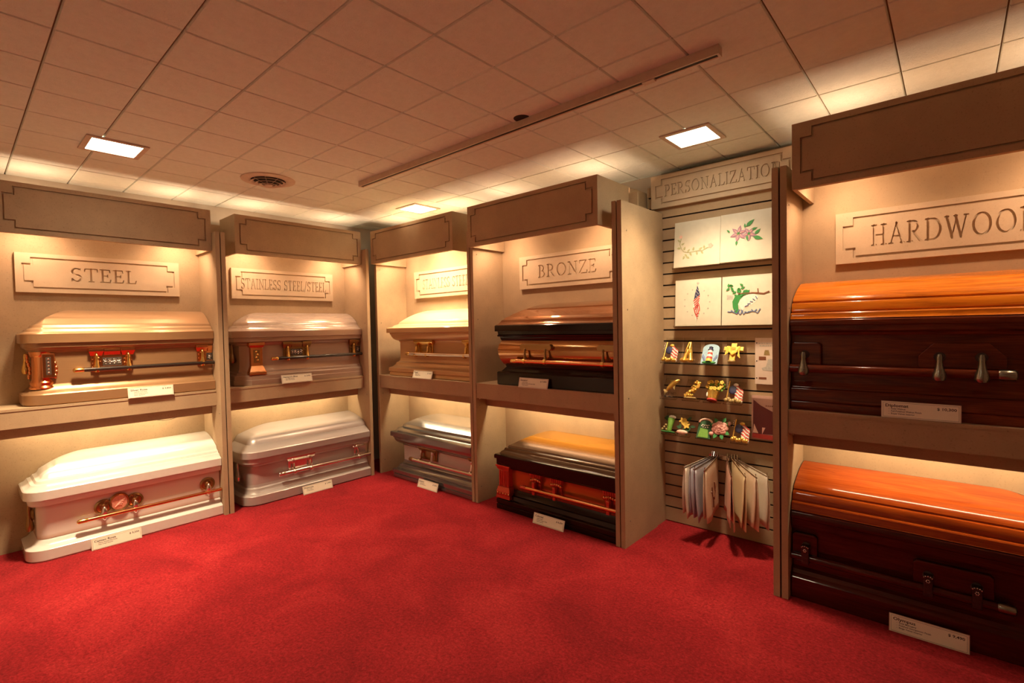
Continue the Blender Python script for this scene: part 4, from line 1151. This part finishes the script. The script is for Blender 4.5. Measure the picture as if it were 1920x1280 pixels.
rows = [(3.66, (2.91, 3.315, 3.766, 4.224)), (2.87, (2.889, 3.388, 3.836, 4.24)), (2.09, (2.88, 3.205, 3.642, 3.95, 4.358))]
names = ['top', 'middle', 'bottom']; hold = ['flag', 'praying hands', 'lighthouse', 'cross', 'fish', 'gold leaf figure', 'flower basket', 'flag', 'green bag', 'yellow lily', 'garden gate', 'pink rose', 'flag']
q = 0
for (z, xs), nm in zip(rows, names):
    for x in xs:
        bracket(x, z, f'clear acrylic bracket under the {hold[q]} keepsake, {nm} row', 0.36 if nm != 'bottom' else 0.31); q += 1

flag_fig('waving flag figurine with gold base, top row of brackets', 2.90, 3.66, FIGGOLD)
t = keep('praying_hands', 'gold praying hands figurine, second bracket of the top row', 'figurine', 3.315, 3.66)
for s, nm in ((-1, 'left'), (1, 'right')):
    h_ = MB()
    h_.tube([(s*0.07, -0.03, 0.02), (s*0.055, -0.035, 0.12), (s*0.035, -0.04, 0.22), (s*0.028, -0.04, 0.28)], [0.055, 0.042, 0.045, 0.038], 10)
    for k in range(4):
        y = -0.085+0.026*k; tp = (0.43, 0.46, 0.45, 0.40)[k]
        h_.tube([(s*0.036, y, 0.26), (s*0.026, y, 0.35), (s*0.014, y, tp)], [0.018, 0.016, 0.009], 7)
    h_.tube([(s*0.045, -0.085, 0.20), (s*0.03, -0.105, 0.28), (s*0.018, -0.10, 0.34)], [0.018, 0.016, 0.009], 7)
    h_.build('hand', FIGGOLD, t, smooth=60)
MB().ball((-0.09, -0.03, 0.04), (0.08, 0.05, 0.05), 10, 6).ball((0.05, -0.03, 0.035), (0.09, 0.05, 0.045), 10, 6).build('cuff_base', FIGGOLD, t, smooth=60)

t = keep('lighthouse_plaque', 'arched blue plaque with striped lighthouse, third bracket of the top row', 'figurine', 3.766, 3.63)
MB().solid(arch(0.17, 0.46), -0.03, 0.0).build('plaque', SKY, t, bevel=0.006)
for k, (z0, z1, ra, rb, mt) in enumerate(((0.04, 0.10, .066, .062, YELLOW), (0.10, 0.15, .062, .057, RED), (0.15, 0.20, .057, .052, WHITE), (0.20, 0.25, .052, .047, RED), (0.25, 0.31, .047, .042, WHITE))):
    MB().lathe([(ra, z0), (rb, z1)], (0, -0.035, 0), 14).build('tower_band', mt, t, smooth=40)
MB().lathe([(0.055, 0.31), (0.055, 0.325), (0.035, 0.33), (0.035, 0.37), (0.045, 0.375), (0.0, 0.41)], (0, -0.035, 0), 12).build('lantern', NAVY, t, smooth=30)
MB().ball((0, -0.03, 0.03), (0.15, 0.03, 0.035), 10, 5).build('grass', GREEN, t, smooth=60)
wv = MB()
for s in (-1, 1):
    for k in range(3): wv.ball((s*(0.10+0.02*k), -0.03, 0.10+0.035*k), (0.02, 0.01, 0.05), 8, 5)
wv.build('surf', BLUET, t, smooth=60)

t = keep('draped_cross', 'gold cross draped with cloth, fourth bracket of the top row', 'figurine', 4.224, 3.66)
MB().box(-0.055, 0.055, -0.05, 0.0, 0.03, 0.44).box(-0.19, 0.19, -0.05, 0.0, 0.27, 0.36).build('cross', FIGGOLD, t, bevel=0.008)
dr = MB()
for k in range(3):
    dr.tube([(-0.12+0.02*k, -0.06, 0.36), (-0.07+0.02*k, -0.075, 0.24-0.02*k), (0.0, -0.08, 0.19-0.015*k), (0.07, -0.075, 0.24-0.01*k), (0.12-0.01*k, -0.06, 0.36)], 0.014, 7)
    dr.tube([(-0.12+0.02*k, -0.06, 0.34), (-0.14+0.02*k, -0.06, 0.16+0.02*k)], 0.012, 6)
    dr.tube([(0.12-0.02*k, -0.06, 0.34), (0.11+0.02*k, -0.06, 0.14-0.02*k)], 0.012, 6)
dr.build('drape', YELLOW, t, smooth=50)
MB().ball((0, -0.04, 0.03), (0.08, 0.05, 0.04), 10, 5).build('mound', STONE, t, smooth=60)

t = keep('fish_figurine', 'gold leaping fish on a clear base, first bracket of the middle row', 'figurine', 2.90, 2.88)
MB().tube([(-0.08, -0.03, 0.14), (-0.04, -0.03, 0.20), (0.02, -0.035, 0.28), (0.08, -0.035, 0.35), (0.13, -0.03, 0.39), (0.17, -0.03, 0.41)], [0.02, 0.045, 0.06, 0.055, 0.04, 0.015], 12).build('body', FIGGOLD, t, smooth=60)
MB().solid([(-0.07, 0.16), (-0.16, 0.17), (-0.12, 0.10), (-0.10, 0.02), (-0.05, 0.12)], -0.04, -0.025).solid([(0.0, 0.33), (-0.05, 0.38), (0.03, 0.40), (0.07, 0.38)], -0.04, -0.025).solid([(0.04, 0.24), (0.10, 0.17), (0.09, 0.27)], -0.04, -0.025).build('fins', STONE, t)
wv = MB()
for k in range(6): wv.ball((-0.14+0.05*k, -0.03, 0.05+0.015*(k % 2)), (0.045, 0.04, 0.05), 8, 5)
wv.build('clear_waves', ACRYL, t, smooth=60)

t = keep('gold_figurine', 'ornate gold leaf cluster figurine, second bracket of the middle row', 'figurine', 3.388, 2.87)
random.seed(11)
b_ = MB()
for k in range(26):
    u = k/25
    b_.ball((-0.06+0.17*u+0.05*math.sin(k*1.7), -0.04+0.02*math.cos(k*2.3), 0.03+0.38*u+0.02*math.sin(k)), (0.035, 0.03, 0.03), 8, 5)
b_.build('sculpted_body', FIGGOLD, t, smooth=60)
b_ = MB()
for k in range(12): leaf(b_, -0.10+0.02*k, 0.03+0.03*k, 2.2-0.3*k, 0.09, 0.045, -0.05-0.002*k, 0.012)
b_.build('leaves', FIGGOLD, t)
MB().box(-0.14, 0.12, -0.08, 0.0, 0.0, 0.025).build('plinth', STONE, t, bevel=0.006)

t = keep('flower_basket', 'wicker basket of yellow flowers, third bracket of the middle row', 'figurine', 3.836, 2.86)
MB().lathe([(0.085, 0.0), (0.09, 0.02), (0.10, 0.10), (0.12, 0.19), (0.125, 0.20), (0.11, 0.20)], (0, -0.05, 0), 18).build('basket', FIGGOLD, t, smooth=30)
MB().lathe([(0.10, 0.0), (0.10, 0.03), (0.0, 0.035)], (0, -0.05, -0.005), 16).build('basket_foot', RED, t)
MB().ball((-0.10, -0.09, 0.12), (0.022, 0.02, 0.06), 8, 6).build('ribbon', WHITE, t, smooth=60)
f_ = MB(); g_ = MB()
random.seed(5)
for k in range(15):
    cx, cz, cy = random.uniform(-0.15, 0.16), random.uniform(0.22, 0.42), random.uniform(-0.12, -0.05)
    for p in range(5): f_.ball((cx+0.026*math.cos(p*1.257), cy, cz+0.026*math.sin(p*1.257)), (0.022, 0.012, 0.022), 6, 4)
    g_.ball((cx+0.03, cy+0.04, cz-0.03), (0.04, 0.02, 0.03), 6, 4)
f_.build('blossoms', YELLOW, t, smooth=60); g_.build('foliage', LIME, t, smooth=60)
flag_fig('waving flag figurine with grey eagle, last bracket of the middle row', 4.24, 2.87, STONE)

t = keep('green_keepsake', 'green keepsake with white cap, first bracket of the bottom row', 'figurine', 2.88, 2.09)
MB().lathe([(0.04, 0.02), (0.05, 0.05), (0.055, 0.16), (0.075, 0.30), (0.07, 0.32), (0.0, 0.33)], (0.02, -0.05, 0), 14).build('green_vase', LIME, t, smooth=40)
MB().ball((0.03, -0.05, 0.35), (0.085, 0.05, 0.045), 12, 6).build('white_cap', WHITE, t, smooth=60)
MB().ball((-0.08, -0.04, 0.33), (0.06, 0.04, 0.06), 10, 6).build('dark_bloom', DGREEN, t, smooth=60)
b_ = MB()
for k in range(7): b_.ball((-0.14+0.03*k, -0.05, 0.06+0.05*(k % 3)), (0.03, 0.025, 0.03), 8, 5)
b_.build('pebbles', STONE, t, smooth=60)
MB().box(-0.15, 0.15, -0.08, 0.0, 0.0, 0.02).build('grass_base', GREEN, t, bevel=0.006)

t = keep('lily_keepsake', 'yellow lilies with dark leaves, second bracket of the bottom row', 'figurine', 3.205, 2.08)
f_ = MB()
for cx, cz in ((-0.04, 0.30), (0.06, 0.20), (0.02, 0.27)):
    for p in range(5): leaf(f_, cx, cz, p*1.257+cx*9, 0.085, 0.05, -0.07, 0.012)
f_.build('petals', YELLOW, t)
g_ = MB()
for k in range(14): leaf(g_, 0.02+0.11*math.cos(k*1.3), 0.20+0.13*math.sin(k*1.9), k*0.9, 0.12, 0.06, -0.035-0.003*(k % 4), 0.01)
g_.build('leaves', DGREEN, t)
MB().ball((-0.02, -0.05, 0.05), (0.13, 0.05, 0.05), 12, 6).build('wood_base', BLUSH, t, smooth=60)

t = keep('gate_plaque', 'arched garden gate plaque with green lawn, third bracket of the bottom row', 'figurine', 3.642, 2.06)
MB().solid(arch(0.15, 0.44), -0.03, 0.0).build('plaque', DGREEN, t, bevel=0.006)
rim_ = arch(0.15, 0.44)[2:]
MB().tube([(p[0]*0.9, -0.035, p[1]*0.97) for p in rim_], 0.022, 8).build('arch_rim', BLUSH, t, smooth=50)
MB().solid([(-0.12, 0.02), (0.10, 0.02), (0.07, 0.20), (-0.09, 0.22)], -0.04, -0.03).build('lawn', LIME, t)
b_ = MB()
for k in range(10): b_.ball((-0.07+0.016*k, -0.04, 0.27+0.03*math.sin(k*2.2)), 0.015, 6, 4)
b_.build('blossoms', WHITE, t, smooth=60)

t = keep('rose_keepsake', 'large pink rose with green leaves, fourth bracket of the bottom row', 'figurine', 3.95, 2.08)
b_ = MB()
for ly, (r, n) in enumerate(((0.145, 7), (0.115, 6), (0.08, 5), (0.045, 4))):
    for k in range(n):
        a = k*2*PI/n+ly*0.4
        b_.ball((r*0.72*math.cos(a), -0.05-0.016*ly, 0.24+r*0.62*math.sin(a)), (r*0.5, 0.03, r*0.42), 10, 5)
b_.ball((0, -0.11, 0.24), (0.03, 0.02, 0.028), 8, 5)
b_.ball((-0.15, -0.05, 0.10), (0.05, 0.035, 0.045), 8, 5)
b_.build('rose', PINK, t, smooth=60)
g_ = MB()
for k, a in enumerate((0.6, 1.2, 2.2, -0.5, -1.2, -2.0, 2.8)): leaf(g_, 0.11*math.cos(a), 0.24+0.13*math.sin(a), a, 0.13, 0.075, -0.03, 0.012)
g_.build('leaves', GREEN, t)
MB().ball((0.17, -0.04, 0.36), (0.035, 0.03, 0.045), 8, 6).build('rosebud', BLUSH, t, smooth=60)
flag_fig('waving flag figurine with dark star field, last bracket of the bottom row', 4.358, 2.09, FIGGOLD)

# ------------------------------------------------------------------ leaflets
PAPER = simple('leaflet_paper', (0.66, 0.54, 0.45), 0.6, var=0.03)
ROSEP = simple('leaflet_rose_paper', (0.55, 0.34, 0.28), 0.5, var=0.04)
WINE = simple('leaflet_wine', (0.13, 0.02, 0.025), 0.35)
t = thing('leaflet', 'pale punched catalogue sheet with small pictures, right of the cross keepsake', 'leaflet', (4.585, YS-0.05, 3.25), 0, rx=-0.03)
W_ = 0.74; H_ = 0.92
MB().box(0, W_, 0, 0.02, 0, H_).build('sheet', PAPER, t)
k_ = MB()
random.seed(9)
for z, x0, x1 in ((0.80, 0.06, 0.66), (0.755, 0.08, 0.66)):
    x = x0
    while x < x1:
        w = random.uniform(0.02, 0.06); k_.box(x, min(x+w, x1), -0.002, 0, z, z+0.026); x += w+0.012
for z in (0.30-0.02*q for q in range(3)): k_.box(0.36, 0.64, -0.002, 0, 0.06+z*0.2, 0.065+z*0.2)
k_.build('lettering', GREYT, t)
MB().solid([(0.16, 0.58), (0.27, 0.58), (0.25, 0.68), (0.18, 0.68)], -0.003, 0).build('gold_picture', STONE, t)
MB().box(0.07, 0.20, -0.003, 0, 0.48, 0.55).build('colour_swatch', BROWN, t)
MB().solid([(0.20, 0.35), (0.24, 0.50), (0.60, 0.50), (0.60, 0.24), (0.14, 0.28), (0.12, 0.32)], -0.003, 0).build('grey_picture', GREYT, t)
MB().box(0.07, 0.21, -0.003, 0, 0.10, 0.14).build('caption_box', BROWN, t)
hl = MB()
for z in (0.12, 0.46, 0.82): hl.lathe([(0.0, -0.003), (0.012, -0.003), (0.012, 0)], (0.03, 0, z), 8, 'y')
hl.build('punch_holes', M_INK, t)

t = thing('leaflet', 'rose and wine red brochure in a clear pocket, below the catalogue sheet', 'leaflet', (4.52, YS-0.09, 2.15), 0, rx=-0.06)
MB().box(0, 0.80, 0, 0.025, 0, 0.87).build('cover', ROSEP, t)
MB().solid([(0.03, 0.10), (0.78, 0.14), (0.78, 0.30), (0.40, 0.56), (0.16, 0.68), (0.06, 0.76), (0.03, 0.78)], -0.004, 0).build('dark_field', WINE, t)
MB().solid([(0.02, 0.02), (0.79, 0.0), (0.79, 0.09), (0.02, 0.11)], -0.006, -0.001).build('red_band', RED, t)
MB().solid([(0.03, 0.12), (0.13, 0.12), (0.05, 0.30)], -0.007, -0.001).solid([(0.20, 0.10), (0.26, 0.24), (0.20, 0.24)], -0.007, -0.001).build('pale_shapes', BLUSH, t)
k_ = MB()
for q in range(5): k_.box(0.26+0.035*q, 0.28+0.035*q, -0.003, 0, 0.66, 0.685)
k_.build('lettering', BROWN, t)
MB().box(-0.02, 0.80, -0.035, -0.025, -0.02, 0.88).build('clear_pocket', ACRYL, t)

# ------------------------------------------------------------------ hanging cloths
CHROME = paint('chrome_wire', (0.6, 0.55, 0.5), 0.15, 1.0, 0.0)
rk = thing('display_arm_plate', 'small chrome face-out bracket holding the cloth hangers', 'bracket', (3.97, YS, 1.60))
MB().box(-0.32, 0.32, -0.03, -0.002, 0.0, 0.10).build('plate', CHROME, rk, bevel=0.008)
cols = dict(cream=(0.74, 0.58, 0.42), white=(0.76, 0.68, 0.56), lilac=(0.46, 0.45, 0.52), pink=(0.72, 0.45, 0.34), yellow=(0.74, 0.60, 0.36))
hang = [  # back x, front (x,y), colour, drop, label
    (3.72, (3.47, 8.93), 'white', 1.02, 'white fringed cloth on the leftmost hanger'),
    (3.76, (3.57, 8.98), 'lilac', 0.98, 'pale lilac cloth on the second hanger from the left'),
    (3.80, (3.68, 8.92), 'lilac', 1.04, 'pale lilac cloth on the third hanger from the left'),
    (3.84, (3.88, 8.93), 'cream', 1.02, 'cream cloth with a dark antler motif on the fourth hanger'),
    (4.03, (4.40, 8.90), 'pink', 1.06, 'pink cloth on the middle hanger'),
    (4.12, (4.62, 9.02), 'yellow', 1.06, 'pale yellow cloth right of the pink cloth'),
    (4.17, (4.80, 9.08), 'cream', 1.02, 'cream cloth on the second hanger from the right'),
    (4.23, (4.95, 9.28), 'white', 1.02, 'ivory cloth on the rightmost hanger'),
]
for k, (xb, (xf, yf), col, drop, lbl) in enumerate(hang):
    t = thing('hanging_cloth', lbl, 'cloth', (xb, YS-0.06, 1.66), 0, 'folded cloths on wire hangers')
    d = Vector((xf-xb, yf-(YS-0.06), -0.10))
    pt = lambda s: (d.x*s, d.y*s, d.z*s)
    n = Vector((d.y, -d.x, 0)).normalized()
    hg = MB().tube([(0, 0.05, 0.06), (0, 0.03, 0.09), pt(0.02), pt(0.5), pt(1.02)], 0.012, 6)
    e = pt(0.97); hg.tube([e, (e[0], e[1], e[2]+0.06)], 0.008, 6)
    hg.build('hanger', CHROME, t, smooth=40)
    nm = 'cloth_'+col
    mat = MATS.get(nm) or simple(nm, cols[col], 0.9, var=0.06, scale=200)
    random.seed(k)
    ph = random.uniform(0, 6)
    rows = []
    NS, ND = 12, 9
    for i in range(-ND, ND+1):
        v_ = abs(i)/ND; sg = 1 if i > 0 else (-1 if i < 0 else 0)
        r = []
        for j in range(NS+1):
            u = 0.06+0.92*j/NS
            p = Vector(pt(u))
            off = sg*(0.012+0.03*v_+0.022*v_*math.sin(u*9+ph+sg)) + 0.02*v_*math.sin(u*5+ph)
            bow = 0.04*math.sin(PI*v_)*(1 if j == NS else 0)
            r.append((p.x+n.x*off+d.normalized().x*bow, p.y+n.y*off+d.normalized().y*bow, p.z+0.014-(drop*(1-0.04*u*sg))*v_ - 0.012*math.sin(u*14+ph)*(v_ > 0.95)))
        rows.append(r)
    cl_ = MB().grid(rows).build('cloth', mat, t, smooth=70)
    so = cl_.modifiers.new('thickness', 'SOLIDIFY'); so.thickness = 0.014*FT; so.offset = 0
    if 'antler' in lbl:
        mo = MB()
        nn = -n if n.x < 0 else n
        for pts in ([(0.55, -0.35), (0.50, -0.55), (0.55, -0.70), (0.62, -0.62)], [(0.72, -0.40), (0.70, -0.55), (0.62, -0.68), (0.60, -0.85)], [(0.50, -0.50), (0.45, -0.42)], [(0.70, -0.55), (0.76, -0.48)]):
            mo.tube([(d.x*u+0.075, d.y*u, d.z*u+z) for u, z in pts], 0.012, 5)
        mo.build('antler_motif', BROWN, cl_)
